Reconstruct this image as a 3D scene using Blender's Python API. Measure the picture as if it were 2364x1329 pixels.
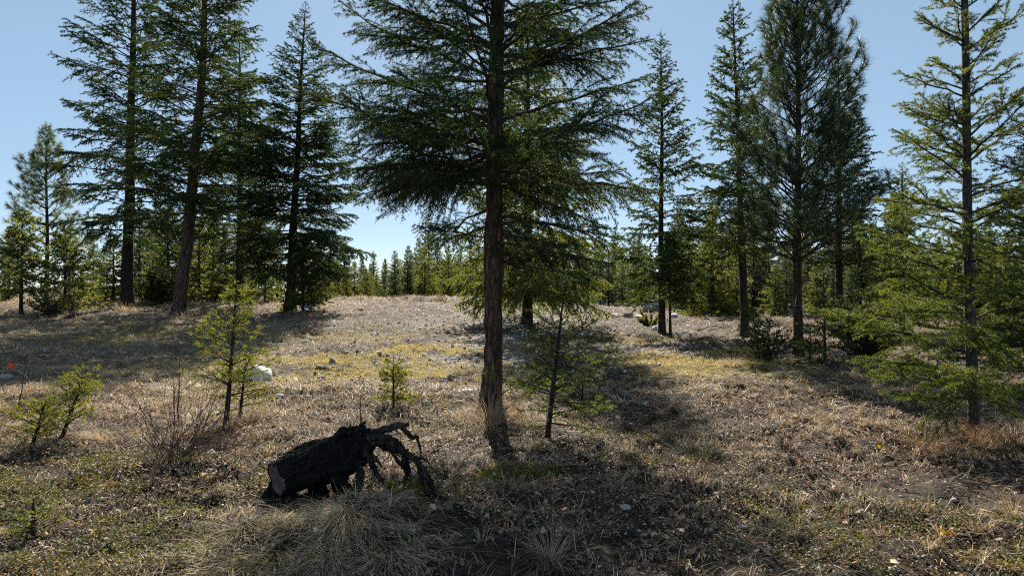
import bpy, math, random
import numpy as np
from mathutils import Vector

for o in list(bpy.data.objects):
    bpy.data.objects.remove(o)
SC = bpy.context.scene
COL = SC.collection
R = math.radians
rng = np.random.default_rng(7)

# ------------------------------------------------------------------ camera
EYE = 1.5
FOC = 1597.0 / 2364.0            # focal length over picture width
cam_d = bpy.data.cameras.new("camera")
cam_d.sensor_width = 36.0
cam_d.lens = 36.0 * FOC
cam_d.clip_start = 0.05
cam_d.clip_end = 3000.0
cam = bpy.data.objects.new("camera", cam_d)
cam.location = (0, 0, EYE)
cam.rotation_euler = (R(90.0), 0, 0)
COL.objects.link(cam)
SC.camera = cam

# ------------------------------------------------------------------ sky and sun
SUN_EL, SUN_AZ = 35.0, -5.0      # degrees; azimuth from +Y towards +X
world = bpy.data.worlds.new("World")
SC.world = world
world.use_nodes = True
wn, wl = world.node_tree.nodes, world.node_tree.links
wn.clear()
w_out = wn.new("ShaderNodeOutputWorld")
w_bg = wn.new("ShaderNodeBackground")
sky = wn.new("ShaderNodeTexSky")
sky.sky_type = 'NISHITA'
sky.sun_disc = False
sky.sun_elevation = R(SUN_EL)
sky.sun_rotation = R(SUN_AZ)
sky.altitude = 1500.0
sky.air_density = 0.85
sky.dust_density = 0.35
sky.ozone_density = 1.2
w_bg.inputs["Strength"].default_value = 0.052
# a low bank of small cumulus all round the horizon
tc = wn.new("ShaderNodeTexCoord")
mp = wn.new("ShaderNodeMapping"); mp.inputs["Scale"].default_value = (9, 9, 26)
cn = wn.new("ShaderNodeTexNoise"); cn.inputs["Scale"].default_value = 1.0; cn.inputs["Detail"].default_value = 6
cr = wn.new("ShaderNodeValToRGB"); cr.color_ramp.elements[0].position = .50; cr.color_ramp.elements[1].position = .66
sp = wn.new("ShaderNodeSeparateXYZ")
er = wn.new("ShaderNodeMapRange"); er.interpolation_type = 'SMOOTHSTEP'
er.inputs[1].default_value = .022; er.inputs[2].default_value = .046; er.inputs[3].default_value = 1; er.inputs[4].default_value = 0
mu = wn.new("ShaderNodeMath"); mu.operation = 'MULTIPLY'
mx = wn.new("ShaderNodeMixRGB"); mx.inputs[2].default_value = (10, 10.3, 10.8, 1)
wl.new(tc.outputs["Generated"], mp.inputs[0]); wl.new(mp.outputs[0], cn.inputs["Vector"])
wl.new(cn.outputs["Fac"], cr.inputs[0]); wl.new(tc.outputs["Generated"], sp.inputs[0])
wl.new(sp.outputs["Z"], er.inputs[0]); wl.new(cr.outputs["Color"], mu.inputs[0]); wl.new(er.outputs[0], mu.inputs[1])
hz = wn.new("ShaderNodeMixRGB"); hz.inputs[0].default_value = .56; hz.inputs[2].default_value = (3.15, 4.6, 5.8, 1)   # thin even veil of high haze
wl.new(sky.outputs[0], hz.inputs[1])
wl.new(mu.outputs[0], mx.inputs[0]); wl.new(hz.outputs[0], mx.inputs[1])
wl.new(mx.outputs[0], w_bg.inputs["Color"]); wl.new(w_bg.outputs[0], w_out.inputs[0])

sun_d = bpy.data.lights.new("sun", 'SUN')
sun_d.energy = 5.0
sun_d.angle = R(0.53)
sun_d.color = (1.0, 0.90, 0.75)
sun = bpy.data.objects.new("sun", sun_d)
sv = Vector((math.sin(R(SUN_AZ)) * math.cos(R(SUN_EL)), math.cos(R(SUN_AZ)) * math.cos(R(SUN_EL)), math.sin(R(SUN_EL))))
sun.rotation_euler = sv.to_track_quat('Z', 'Y').to_euler()
sun.location = sv * 60
COL.objects.link(sun)

SC.view_settings.view_transform = 'Standard'
SC.view_settings.look = 'None'
SC.view_settings.exposure = 1.32
SC.view_settings.gamma = 1.0
SC.view_settings.use_curve_mapping = False
SC.render.engine = 'CYCLES'
SC.cycles.use_denoising = False
SC.cycles.pixel_filter_type = 'BLACKMAN_HARRIS'
SC.cycles.filter_width = 1.1
SC.cycles.sample_clamp_indirect = 4.0
SC.cycles.max_bounces = 6
SC.cycles.transmission_bounces = 4
SC.cycles.diffuse_bounces = 4

# ------------------------------------------------------------------ helpers
def hash2(ix, iy, seed):
    n = (ix.astype(np.int64) * 374761393 + iy.astype(np.int64) * 668265263 + seed * 1442695041) & 0x7fffffff
    n = ((n ^ (n >> 13)) * 1274126177) & 0x7fffffff
    n = (n ^ (n >> 16)) & 0xffff
    return n / 65535.0

def vn(x, y, s=1.0, seed=0):
    """smooth value noise, 0..1"""
    x = np.asarray(x, float) / s; y = np.asarray(y, float) / s
    ix = np.floor(x); iy = np.floor(y); fx = x - ix; fy = y - iy
    fx = fx * fx * (3 - 2 * fx); fy = fy * fy * (3 - 2 * fy)
    a = hash2(ix, iy, seed); b = hash2(ix + 1, iy, seed); c = hash2(ix, iy + 1, seed); d = hash2(ix + 1, iy + 1, seed)
    return (a * (1 - fx) + b * fx) * (1 - fy) + (c * (1 - fx) + d * fx) * fy

def sstep(a, b, x):
    t = np.clip((np.asarray(x, float) - a) / (b - a), 0, 1)
    return t * t * (3 - 2 * t)

def bump(x, y, cx, cy, rx, ry):
    return np.exp(-((x - cx) / rx) ** 2 - ((y - cy) / ry) ** 2)

def gz(x, y):
    """height of the ground"""
    x = np.asarray(x, float); y = np.asarray(y, float)
    left = np.interp(y, [-50, 9, 14, 18, 22, 26, 30, 33, 40, 60, 200], [0, 0, .17, .38, .62, .82, .98, .98, .65, .5, .5])
    right = np.interp(y, [-50, 10, 14, 18.7, 24, 30, 36, 60, 200], [0, 0, .1, .2, .36, .55, .6, .5, .5])
    k = sstep(-.5, 4.5, x + (vn(x, y, 6, 3) - .5) * 2)
    z = left * (1 - k) + right * k
    near = 1 - sstep(30, 60, y)
    z = z + near * ((vn(x, y, 2.3, 11) - .5) * .12 + (vn(x, y, .8, 12) - .5) * .09 + (vn(x, y, .33, 13) - .5) * .065 + (vn(x, y, .17, 14) - .5) * .045 + (vn(x, y, .11, 15) ** 2 - .3) * .085 * sstep(.3, .7, vn(x, y, .7, 16)))
    z = z + .13 * bump(x, y, -.95, 4.05, .75, .5) + .05 * bump(x, y, -2.6, 5.2, .8, .6)
    z = z + .12 * bump(x, y, -.2, 7.7, .5, .5) + .08 * bump(x, y, 4.7, 6.9, .7, .5)
    z = z + bump(x, y, -3.5, 29.5, 5.5, 1.6) * (.30 * (vn(x, y, 1.3, 21) - .4) + .22 * (vn(x, y, .55, 22) - .5))
    return z

def g1(x, y):
    return float(gz(np.array([x]), np.array([y]))[0])

def X_at(px, d):
    return (px - 1182.0) / 1597.0 * d

def norm(v):
    return v / np.maximum(np.linalg.norm(v, axis=-1, keepdims=True), 1e-9)

Z = np.array([0, 0, 1.0])

def mesh_np(name, V, F, rnd=None, smooth=False, nside=None):
    """V (n,3), F (m,k) one polygon size; rnd per-face float"""
    V = np.asarray(V, np.float32); F = np.asarray(F, np.int32)
    me = bpy.data.meshes.new(name)
    m, k = F.shape
    me.vertices.add(len(V)); me.vertices.foreach_set("co", V.ravel())
    me.loops.add(m * k); me.loops.foreach_set("vertex_index", F.ravel())
    me.polygons.add(m)
    me.polygons.foreach_set("loop_start", np.arange(0, m * k, k, dtype=np.int32))
    if smooth:
        me.polygons.foreach_set("use_smooth", np.ones(m, bool))
    if rnd is not None:
        a = me.attributes.new("rnd", 'FLOAT', 'FACE')
        a.data.foreach_set("value", np.asarray(rnd, np.float32))
    me.update(calc_edges=True)
    return me

def obj(name, me, mat=None, parent=None, loc=None):
    o = bpy.data.objects.new(name, me)
    COL.objects.link(o)
    if mat is not None and me is not None:
        me.materials.clear(); me.materials.append(mat)
    if parent is not None:
        o.parent = parent
    if loc is not None:
        o.location = loc
    return o

def tag(o, label, cat=None, group=None, kind=None):
    o["label"] = label
    if cat: o["category"] = cat
    if group: o["group"] = group
    if kind: o["kind"] = kind
    return o

def thing(name, label, cat, loc, group=None, rz=0.0):
    o = bpy.data.objects.new(name, None)
    o.empty_display_size = .2
    COL.objects.link(o)
    o.location = loc; o.rotation_euler = (0, 0, rz)
    return tag(o, label, cat, group)

def copy_tree(o, parent=None):
    c = o.copy(); COL.objects.link(c); c.parent = parent
    for ch in list(o.children):
        copy_tree(ch, c)
    return c

def tubes(Pth, Rad, sides):
    """Pth (N,K,3), Rad (N,K) -> V, quads"""
    N, K, _ = Pth.shape
    T = norm(np.gradient(Pth, axis=1))
    ref = np.where(np.abs(T[..., 2:3]) > .9, np.array([1.0, 0, 0]), Z)
    A = norm(np.cross(T, ref)); B = np.cross(T, A)
    th = np.arange(sides) * 2 * np.pi / sides
    V = Pth[:, :, None, :] + Rad[:, :, None, None] * (A[:, :, None, :] * np.cos(th)[None, None, :, None] + B[:, :, None, :] * np.sin(th)[None, None, :, None])
    idx = np.arange(N * K * sides).reshape(N, K, sides)
    a = idx[:, :-1, :]; b = np.roll(a, -1, axis=2); d = idx[:, 1:, :]; c = np.roll(d, -1, axis=2)
    F = np.stack([a, b, c, d], -1).reshape(-1, 4)
    return V.reshape(-1, 3), F

# ------------------------------------------------------------------ materials
def new_mat(name):
    m = bpy.data.materials.new(name); m.use_nodes = True
    n = m.node_tree.nodes; l = m.node_tree.links
    b = n["Principled BSDF"]
    return m, n, l, b

def ramp(n, stops):
    r = n.new("ShaderNodeValToRGB"); e = r.color_ramp.elements
    while len(e) < len(stops): e.new(.5)
    for i, (p, c) in enumerate(stops):
        e[i].position = p; e[i].color = (*c, 1)
    return r

def leaf_mat(name, stops, trans, tcol_gain=(1.6, 1.5, .6), rough=.6, spec=.2):
    """thin vegetation: reflects, lets light through, shines a little; colour by piece"""
    m, n, l, b = new_mat(name)
    at = n.new("ShaderNodeAttribute"); at.attribute_name = "rnd"
    r = ramp(n, stops)
    l.new(at.outputs["Fac"], r.inputs[0]); l.new(r.outputs[0], b.inputs["Base Color"])
    b.inputs["Roughness"].default_value = rough
    b.inputs["Specular IOR Level"].default_value = spec
    t = n.new("ShaderNodeBsdfTranslucent")
    g = n.new("ShaderNodeMixRGB"); g.blend_type = 'MULTIPLY'; g.inputs[0].default_value = 1; g.inputs[2].default_value = (*tcol_gain, 1)
    l.new(r.outputs[0], g.inputs[1]); l.new(g.outputs[0], t.inputs["Color"])
    mxs = n.new("ShaderNodeMixShader"); mxs.inputs[0].default_value = trans
    l.new(b.outputs[0], mxs.inputs[1]); l.new(t.outputs[0], mxs.inputs[2])
    l.new(mxs.outputs[0], n["Material Output"].inputs[0])
    return m

def bark_mat(name, dark, light, sc=14.0, red=None, strength=.9):
    m, n, l, b = new_mat(name)
    tcn = n.new("ShaderNodeTexCoord"); mpn = n.new("ShaderNodeMapping")
    mpn.inputs["Scale"].default_value = (1, 1, .22)
    l.new(tcn.outputs["Object"], mpn.inputs[0])
    no = n.new("ShaderNodeTexNoise"); no.inputs["Scale"].default_value = sc; no.inputs["Detail"].default_value = 8; no.inputs["Roughness"].default_value = .7
    l.new(mpn.outputs[0], no.inputs["Vector"])
    no2 = n.new("ShaderNodeTexNoise"); no2.inputs["Scale"].default_value = sc * .3; no2.inputs["Detail"].default_value = 4
    l.new(tcn.outputs["Object"], no2.inputs["Vector"])
    r = ramp(n, [(.35, dark), (.52, tuple((a + c) / 2 for a, c in zip(dark, light))), (.7, light)])
    l.new(no.outputs["Fac"], r.inputs[0])
    mixn = n.new("ShaderNodeMixRGB"); mixn.inputs[2].default_value = (*(red or light), 1)
    r2 = ramp(n, [(.45, (0, 0, 0)), (.7, (.7, .7, .7))])
    l.new(no2.outputs["Fac"], r2.inputs[0]); l.new(r2.outputs[0], mixn.inputs[0]); l.new(r.outputs[0], mixn.inputs[1])
    vo = n.new("ShaderNodeTexVoronoi"); vo.feature = 'DISTANCE_TO_EDGE'; vo.inputs["Scale"].default_value = sc * 1.5
    wv = n.new("ShaderNodeMixRGB"); wv.blend_type = 'ADD'; wv.inputs[0].default_value = .05
    l.new(mpn.outputs[0], wv.inputs[1]); l.new(no2.outputs["Color"], wv.inputs[2]); l.new(wv.outputs[0], vo.inputs["Vector"])
    vr = ramp(n, [(.0, (.16, .15, .15)), (.10, (.7, .7, .7)), (.25, (1, 1, 1))])
    l.new(vo.outputs["Distance"], vr.inputs[0])
    ck = n.new("ShaderNodeMixRGB"); ck.blend_type = 'MULTIPLY'; ck.inputs[0].default_value = .85
    l.new(mixn.outputs[0], ck.inputs[1]); l.new(vr.outputs[0], ck.inputs[2])
    l.new(ck.outputs[0], b.inputs["Base Color"])
    b.inputs["Roughness"].default_value = .9; b.inputs["Specular IOR Level"].default_value = .2
    bp = n.new("ShaderNodeBump"); bp.inputs["Strength"].default_value = strength; bp.inputs["Distance"].default_value = .02
    hs = n.new("ShaderNodeMath"); hs.operation = 'MULTIPLY_ADD'; hs.inputs[1].default_value = .6
    vb = n.new("ShaderNodeMath"); vb.operation = 'MINIMUM'; vb.inputs[1].default_value = .3
    l.new(vo.outputs["Distance"], vb.inputs[0]); vm = n.new("ShaderNodeMath"); vm.operation = 'MULTIPLY'; vm.inputs[1].default_value = 3.0
    l.new(vb.outputs[0], vm.inputs[0]); l.new(no.outputs["Fac"], hs.inputs[0]); l.new(vm.outputs[0], hs.inputs[2])
    l.new(hs.outputs[0], bp.inputs["Height"]); l.new(bp.outputs[0], b.inputs["Normal"])
    return m

def plain_mat(name, col, col2=None, rough=.85, sc=8.0, bump_s=.4, spec=.3):
    m, n, l, b = new_mat(name)
    tcn = n.new("ShaderNodeTexCoord")
    no = n.new("ShaderNodeTexNoise"); no.inputs["Scale"].default_value = sc; no.inputs["Detail"].default_value = 7; no.inputs["Roughness"].default_value = .65
    l.new(tcn.outputs["Object"], no.inputs["Vector"])
    r = ramp(n, [(.35, col), (.65, col2 or col)])
    l.new(no.outputs["Fac"], r.inputs[0]); l.new(r.outputs[0], b.inputs["Base Color"])
    b.inputs["Roughness"].default_value = rough; b.inputs["Specular IOR Level"].default_value = spec
    bp = n.new("ShaderNodeBump"); bp.inputs["Strength"].default_value = bump_s; bp.inputs["Distance"].default_value = .02
    l.new(no.outputs["Fac"], bp.inputs["Height"]); l.new(bp.outputs[0], b.inputs["Normal"])
    return m

M = {}
M["fir_dark"] = leaf_mat("fir_needles_dark", [(0.000, (0.0185, 0.0336, 0.0185)), (0.500, (0.0302, 0.0521, 0.0235)), (0.900, (0.0462, 0.0689, 0.0252)), (1.000, (0.0924, 0.0714, 0.0378))], .38, (1.7, 1.7, .7))
M["fir_mid"] = leaf_mat("fir_needles_mid", [(0.000, (0.0252, 0.0437, 0.0202)), (0.500, (0.0420, 0.0672, 0.0252)), (0.920, (0.0630, 0.0882, 0.0294)), (1.000, (0.1092, 0.0840, 0.0420))], .40, (1.7, 1.7, .6))
M["fir_young"] = leaf_mat("fir_needles_young", [(0, (.058, .076, .034)), (.5, (.105, .126, .050)), (.95, (.165, .178, .070)), (1, (.18, .14, .06))], .58, (1.9, 1.8, .75))
M["fir_near"] = leaf_mat("near_fir_needles", [(0, (.030, .046, .020)), (.5, (.070, .094, .032)), (.95, (.118, .140, .044)), (1, (.14, .11, .045))], .50, (1.8, 1.75, .55), rough=.55, spec=.25)
M["sapling"] = leaf_mat("sapling_needles", [(0, (.070, .085, .026)), (.5, (.120, .138, .038)), (.95, (.19, .20, .055)), (1, (.20, .15, .06))], .50, (1.8, 1.7, .5))
M["pine"] = leaf_mat("pine_needles", [(0.000, (0.0252, 0.0420, 0.0252)), (0.500, (0.0420, 0.0655, 0.0336)), (0.930, (0.0630, 0.0882, 0.0420)), (1.000, (0.1176, 0.0840, 0.0462))], .30, (1.5, 1.5, .7), rough=.5, spec=.3)
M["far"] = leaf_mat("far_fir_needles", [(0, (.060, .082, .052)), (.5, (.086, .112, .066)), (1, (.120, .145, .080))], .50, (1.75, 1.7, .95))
M["juniper"] = leaf_mat("juniper_scales", [(0, (.022, .034, .018)), (.6, (.045, .055, .025)), (1, (.10, .08, .035))], .25)
M["bark_main"] = bark_mat("furrowed_bark", (.016, .011, .009), (.27, .19, .135), 15, (.20, .10, .065), 1.0)
M["bark"] = bark_mat("grey_brown_bark", (.018, .014, .012), (.12, .085, .065), 18, (.10, .065, .05))
M["bark_pine"] = bark_mat("plated_pine_bark", (.02, .013, .011), (.15, .09, .065), 13, (.13, .07, .05))
M["bark_smooth"] = bark_mat("smooth_grey_bark", (.05, .045, .038), (.13, .115, .095), 22, (.10, .09, .07), .4)
M["twig"] = plain_mat("twig_bark", (.035, .024, .018), (.075, .055, .042), .9, 30)
M["red_twig"] = plain_mat("reddish_twig_bark", (.06, .028, .024), (.12, .065, .05), .7, 30)
M["dead_twig"] = plain_mat("dead_grey_twig", (.09, .075, .06), (.19, .165, .14), .9, 30)
M["char"] = bark_mat("charred_wood", (.004, .004, .004), (.038, .034, .031), 26, (.008, .008, .008), 1.0)
M["root"] = bark_mat("weathered_root_wood", (.008, .007, .006), (.17, .14, .115), 26, (.014, .012, .011), 1.0)
M["cut"] = plain_mat("sawn_wood_face", (.05, .046, .042), (.13, .12, .108), .9, 9, .5)
M["rock_grey"] = plain_mat("grey_granite", (.20, .19, .18), (.36, .34, .32), .85, 9)
M["rock_pale"] = plain_mat("pale_limestone", (.50, .48, .44), (.66, .64, .60), .85, 7)
M["rock_brown"] = plain_mat("brown_stone", (.14, .115, .09), (.26, .215, .17), .9, 9)
M["flag_orange"] = plain_mat("orange_plastic_film", (.75, .07, .025), (.85, .10, .035), .5, 4, .1)
M["flag_blue"] = plain_mat("blue_plastic_film", (.02, .10, .55), (.03, .14, .65), .5, 4, .1)
M["wire"] = plain_mat("steel_wire", (.20, .20, .20), (.28, .28, .28), .5, 20, .1)
M["grass"] = leaf_mat("dry_grass_blades", [(0.000, (0.1733, 0.1142, 0.0652)), (0.350, (0.3364, 0.2498, 0.1580)), (0.750, (0.4893, 0.3925, 0.2702)), (1.000, (0.6117, 0.5302, 0.4078))], .35, (1.05, .95, .75), rough=.6, spec=.22)
M["grass_red"] = leaf_mat("russet_grass_blades", [(0.000, (0.1040, 0.0600, 0.0336)), (0.500, (0.2080, 0.1320, 0.0760)), (1.000, (0.3200, 0.2240, 0.1360))], .4, (1.1, .95, .7), rough=.5)
M["grass_gold"] = leaf_mat("golden_short_grass", [(0.000, (0.2855, 0.2140, 0.0713)), (0.500, (0.4929, 0.3892, 0.1232)), (0.800, (0.5968, 0.4929, 0.1686)), (1.000, (0.3374, 0.3892, 0.0908))], .45, (1.15, 1.05, .5), rough=.55)
M["litter"] = leaf_mat("leaf_litter_flakes", [(0.000, (0.0352, 0.0223, 0.0152)), (0.350, (0.1291, 0.0822, 0.0540)), (0.700, (0.3171, 0.2172, 0.1467)), (0.920, (0.4931, 0.3875, 0.2936)), (0.970, (0.3287, 0.1056, 0.0411)), (1.000, (0.5871, 0.5048, 0.4110))], .18, (1.1, .9, .7), rough=.62, spec=.25)
M["bearberry"] = leaf_mat("small_glossy_leaves", [(0.000, (0.0400, 0.0496, 0.0176)), (0.400, (0.0760, 0.0896, 0.0256)), (0.700, (0.1320, 0.1320, 0.0400)), (0.900, (0.2160, 0.1760, 0.0600)), (1.000, (0.1920, 0.0800, 0.0320))], .32, (1.6, 1.5, .45), rough=.65, spec=.18)
M["moss"] = leaf_mat("moss_shoots", [(0.000, (0.0924, 0.0924, 0.0168)), (1.000, (0.2184, 0.2016, 0.0336))], .3)
M["grape_leaf"] = leaf_mat("winter_yellow_leaf", [(0, (.22, .17, .025)), (.6, (.30, .22, .03)), (.85, (.32, .12, .025)), (1, (.22, .06, .025))], .4, (1.2, 1.05, .5), rough=.6, spec=.2)

def ground_material():
    m, n, l, b = new_mat("forest_ground")
    tcn = n.new("ShaderNodeTexCoord")
    def noise(sc, det=8, ro=.65):
        x = n.new("ShaderNodeTexNoise"); x.inputs["Scale"].default_value = sc; x.inputs["Detail"].default_value = det; x.inputs["Roughness"].default_value = ro
        l.new(tcn.outputs["Object"], x.inputs["Vector"]); return x
    n1 = noise(9, 9, .75); n2 = noise(1.3, 5); n3 = noise(42, 5, .7)
    soil = ramp(n, [(.36, (.013, .010, .008)), (.49, (.036, .025, .018)), (.57, (.098, .068, .048)), (.65, (.23, .168, .118)), (.77, (.38, .30, .22))])
    l.new(n1.outputs["Fac"], soil.inputs[0])
    fine = ramp(n, [(.30, (.35, .33, .32)), (.50, (.85, .83, .80)), (.70, (1.5, 1.45, 1.38))])
    l.new(n3.outputs["Fac"], fine.inputs[0])
    mul = n.new("ShaderNodeMixRGB"); mul.blend_type = 'MULTIPLY'; mul.inputs[0].default_value = .85
    l.new(soil.outputs[0], mul.inputs[1]); l.new(fine.outputs[0], mul.inputs[2])
    big = ramp(n, [(.35, (.70, .68, .68)), (.65, (1.15, 1.1, 1.02))])
    l.new(n2.outputs["Fac"], big.inputs[0])
    mul2 = n.new("ShaderNodeMixRGB"); mul2.blend_type = 'MULTIPLY'; mul2.inputs[0].default_value = .7
    l.new(mul.outputs[0], mul2.inputs[1]); l.new(big.outputs[0], mul2.inputs[2])
    cur = mul2.outputs[0]
    for attr, stops, nz in (("gold", [(.3, (.08, .060, .022)), (.55, (.25, .195, .062)), (.75, (.40, .32, .115))], n1),
                            ("gravel", [(.3, (.06, .052, .045)), (.52, (.18, .162, .138)), (.72, (.46, .43, .375))], n3),
                            ("grassy", [(.3, (.05, .038, .026)), (.5, (.135, .105, .07)), (.75, (.28, .225, .16))], n1)):
        a = n.new("ShaderNodeAttribute"); a.attribute_name = attr
        rr = ramp(n, stops); l.new(nz.outputs["Fac"], rr.inputs[0])
        mm = n.new("ShaderNodeMixRGB"); l.new(a.outputs["Fac"], mm.inputs[0]); l.new(cur, mm.inputs[1]); l.new(rr.outputs[0], mm.inputs[2])
        cur = mm.outputs[0]
    l.new(cur, b.inputs["Base Color"])
    b.inputs["Roughness"].default_value = .85; b.inputs["Specular IOR Level"].default_value = .25
    ad = n.new("ShaderNodeMath"); ad.operation = 'MULTIPLY_ADD'; ad.inputs[1].default_value = .4
    l.new(n3.outputs["Fac"], ad.inputs[0]); l.new(n1.outputs["Fac"], ad.inputs[2])
    bp = n.new("ShaderNodeBump"); bp.inputs["Strength"].default_value = 1.0; bp.inputs["Distance"].default_value = .11
    l.new(ad.outputs[0], bp.inputs["Height"]); l.new(bp.outputs[0], b.inputs["Normal"])
    return m
M["ground"] = ground_material()

# ------------------------------------------------------------------ zones of the clearing (plan view)
def z_gold(x, y):
    a = bump(x, y, -2.9, 13.2, 3.2, 3.4) * sstep(.35, .62, vn(x, y, 1.1, 31) * .6 + vn(x, y, .4, 32) * .4)
    b = bump(x, y, 3.6, 14.2, 1.6, 3.0) * 1.1 * sstep(.25, .5, vn(x, y, .9, 33))
    c = bump(x, y, -9.5, 17.5, 4.0, 2.0) * .6 * sstep(.4, .6, vn(x, y, 1.0, 34))
    return np.clip((a + b + c) * 1.35, 0, 1)

def z_gravel(x, y):
    a = bump(x, y, -.8, 17.5, 2.4, 4.0) + .8 * bump(x, y, 2.2, 20.5, 2.4, 5) + .5 * bump(x, y, -1.0, 13.0, 2.0, .8)
    return np.clip(a * 1.2 * sstep(.3, .6, vn(x, y, .8, 41)), 0, 1)

def z_grassy(x, y):
    a = sstep(1.0, 3.0, -x - .12 * y - .8) * sstep(6.5, 9.5, y) * (1 - sstep(28, 40, y))
    b = .7 * bump(x, y, -4.5, 30, 7, 3.0)
    c = .55 * sstep(4.5, 7, x) * sstep(8, 12, y)
    return np.clip(np.maximum(np.maximum(a, b), c) * (.55 + .6 * vn(x, y, 1.6, 51)), 0, 1)

def z_bear(x, y):
    a = bump(x, y, -3.1, 4.9, 1.5, 1.3) + .8 * bump(x, y, -2.0, 3.9, 1.0, .7)
    b = .9 * bump(x, y, 2.6, 4.0, .9, .6) + .55 * bump(x, y, 1.4, 6.4, .8, .8) + .5 * bump(x, y, 1.9, 5.0, .5, .5) + .4 * bump(x, y, -.9, 8.6, 1.2, .8)
    return np.clip(a + b, 0, 1) * (.10 + .9 * sstep(.4, .7, vn(x, y, .45, 61) * .5 + vn(x, y, .13, 62) * .5)) * .8

# ------------------------------------------------------------------ ground: one sheet to the horizon
def axis(lo_f, hi_f, step, lo, hi, grow=1.12):
    a = list(np.arange(lo_f, hi_f, step))
    s, v = step, a[-1]
    while v < hi:
        s *= grow; v += s; a.append(v)
    s, v = step, a[0]
    while v > lo:
        s *= grow; v -= s; a.insert(0, v)
    return np.array(a)

def build_ground():
    xs = axis(-7.5, 7.5, .048, -1400, 1400, 1.10)
    y1 = axis(2.6, 12.0, .048, -300, 34, 1.018)
    y0 = [v for v in axis(2.6, 12.0, .048, -300, 34, 1.10) if v < 2.6]
    y2, st = [], .45
    while (y2[-1] if y2 else 34.5) < 2200:
        y2.append((y2[-1] if y2 else y1[-1]) + st); st *= 1.09
    ys = np.array(y0 + [v for v in y1 if v >= 2.59] + y2)
    gx, gy = np.meshgrid(xs, ys)
    V = np.stack([gx, gy, gz(gx, gy)], -1).reshape(-1, 3)
    idx = np.arange(gx.size).reshape(gx.shape)
    F = np.stack([idx[:-1, :-1], idx[:-1, 1:], idx[1:, 1:], idx[1:, :-1]], -1).reshape(-1, 4)
    me = mesh_np("ground", V, F, smooth=True)
    for nm, fn in (("gold", z_gold), ("gravel", z_gravel), ("grassy", z_grassy)):
        a = me.attributes.new(nm, 'FLOAT', 'POINT')
        a.data.foreach_set("value", fn(V[:, 0], V[:, 1]).astype(np.float32))
    o = obj("ground", me, M["ground"])
    o["kind"] = "structure"
    o["label"] = "rough forest clearing floor of soil, litter, gravel and dry grass"
build_ground()

# ------------------------------------------------------------------ conifer builder
def fpath(P, D, L, a, b, s):
    return P + L[:, None] * (D * s[:, None] + Z * (a * s ** 2 + b * s ** 3)[:, None])

def ftan(D, a, b, s):
    return norm(D + Z * (2 * a * s + 3 * b * s ** 2)[:, None])

def children_of(lv, r, spacing, s0, ang, angj, len_fn, lift, roll, droop, up=0.0):
    """side shoots spread along the parents lv = (P, D, L, a, b)"""
    P, D, L, a, b = lv
    s0 = np.broadcast_to(s0, L.shape)
    cnt = np.maximum((L * (1 - s0) / spacing).astype(int), 1)
    i = np.repeat(np.arange(len(L)), cnt)
    k = np.concatenate([np.arange(c) for c in cnt])
    n = len(i)
    u = (k + r.uniform(.1, .9, n)) / cnt[i]
    s = s0[i] + (1 - s0[i]) * u
    P2 = fpath(P[i], D[i], L[i], a[i], b[i], s)
    T = ftan(D[i], a[i], b[i], s)
    side = norm(np.cross(T, Z)); upv = np.cross(side, T)
    sg = np.where(k % 2 == 0, 1.0, -1.0)
    ro = r.normal(0, roll, n)
    sd = side * (sg * np.cos(ro))[:, None] + upv * np.sin(ro)[:, None]
    an = np.radians(r.normal(ang, angj, n)) * (1 - .35 * u)
    D2 = norm(T * np.cos(an)[:, None] + sd * np.sin(an)[:, None] + Z * (lift + r.normal(0, .10, n))[:, None])
    L2 = len_fn(L[i], u, s) * r.uniform(.65, 1.2, n)
    return (P2, D2, L2, -droop * r.uniform(.4, 1.5, n), np.full(n, up)), i

def needle_tris(lv, r, dens, ln, w, ang, smin=0.0, tipdens=0.0, grp=None, flat=0.0, cap=None):
    P, D, L, a, b = lv
    cnt = r.poisson(L * (1 - smin) * dens + tipdens)
    i = np.repeat(np.arange(len(L)), cnt); n = len(i)
    if cap and n > cap:
        i = np.sort(r.choice(i, cap, replace=False)); n = cap
    s = smin + (1 - smin) * r.uniform(0, 1, n) ** .9
    p = fpath(P[i], D[i], L[i], a[i], b[i], s)
    T = ftan(D[i], a[i], b[i], s)
    rv = r.normal(size=(n, 3)); rv[:, 2] *= (1 - flat)
    rad = norm(rv - T * np.sum(rv * T, -1, keepdims=True))
    an = np.radians(r.normal(ang, 12, n))
    d = T * np.cos(an)[:, None] + rad * np.sin(an)[:, None]
    sd = norm(np.cross(d, r.normal(size=(n, 3))))
    l = ln * r.uniform(.7, 1.25, n)
    ww = w * r.uniform(.7, 1.3, n)
    V = np.stack([p + sd * ww[:, None] * .5, p - sd * ww[:, None] * .5, p + d * l[:, None]], 1)
    tw = r.uniform(0, 1, len(L))
    col = np.clip(.62 * tw[i] + .38 * r.uniform(0, 1, n), 0, .93)
    dead = r.uniform(0, 1, len(L)) < .02
    col[dead[i]] = 1.0
    return V, col

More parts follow.
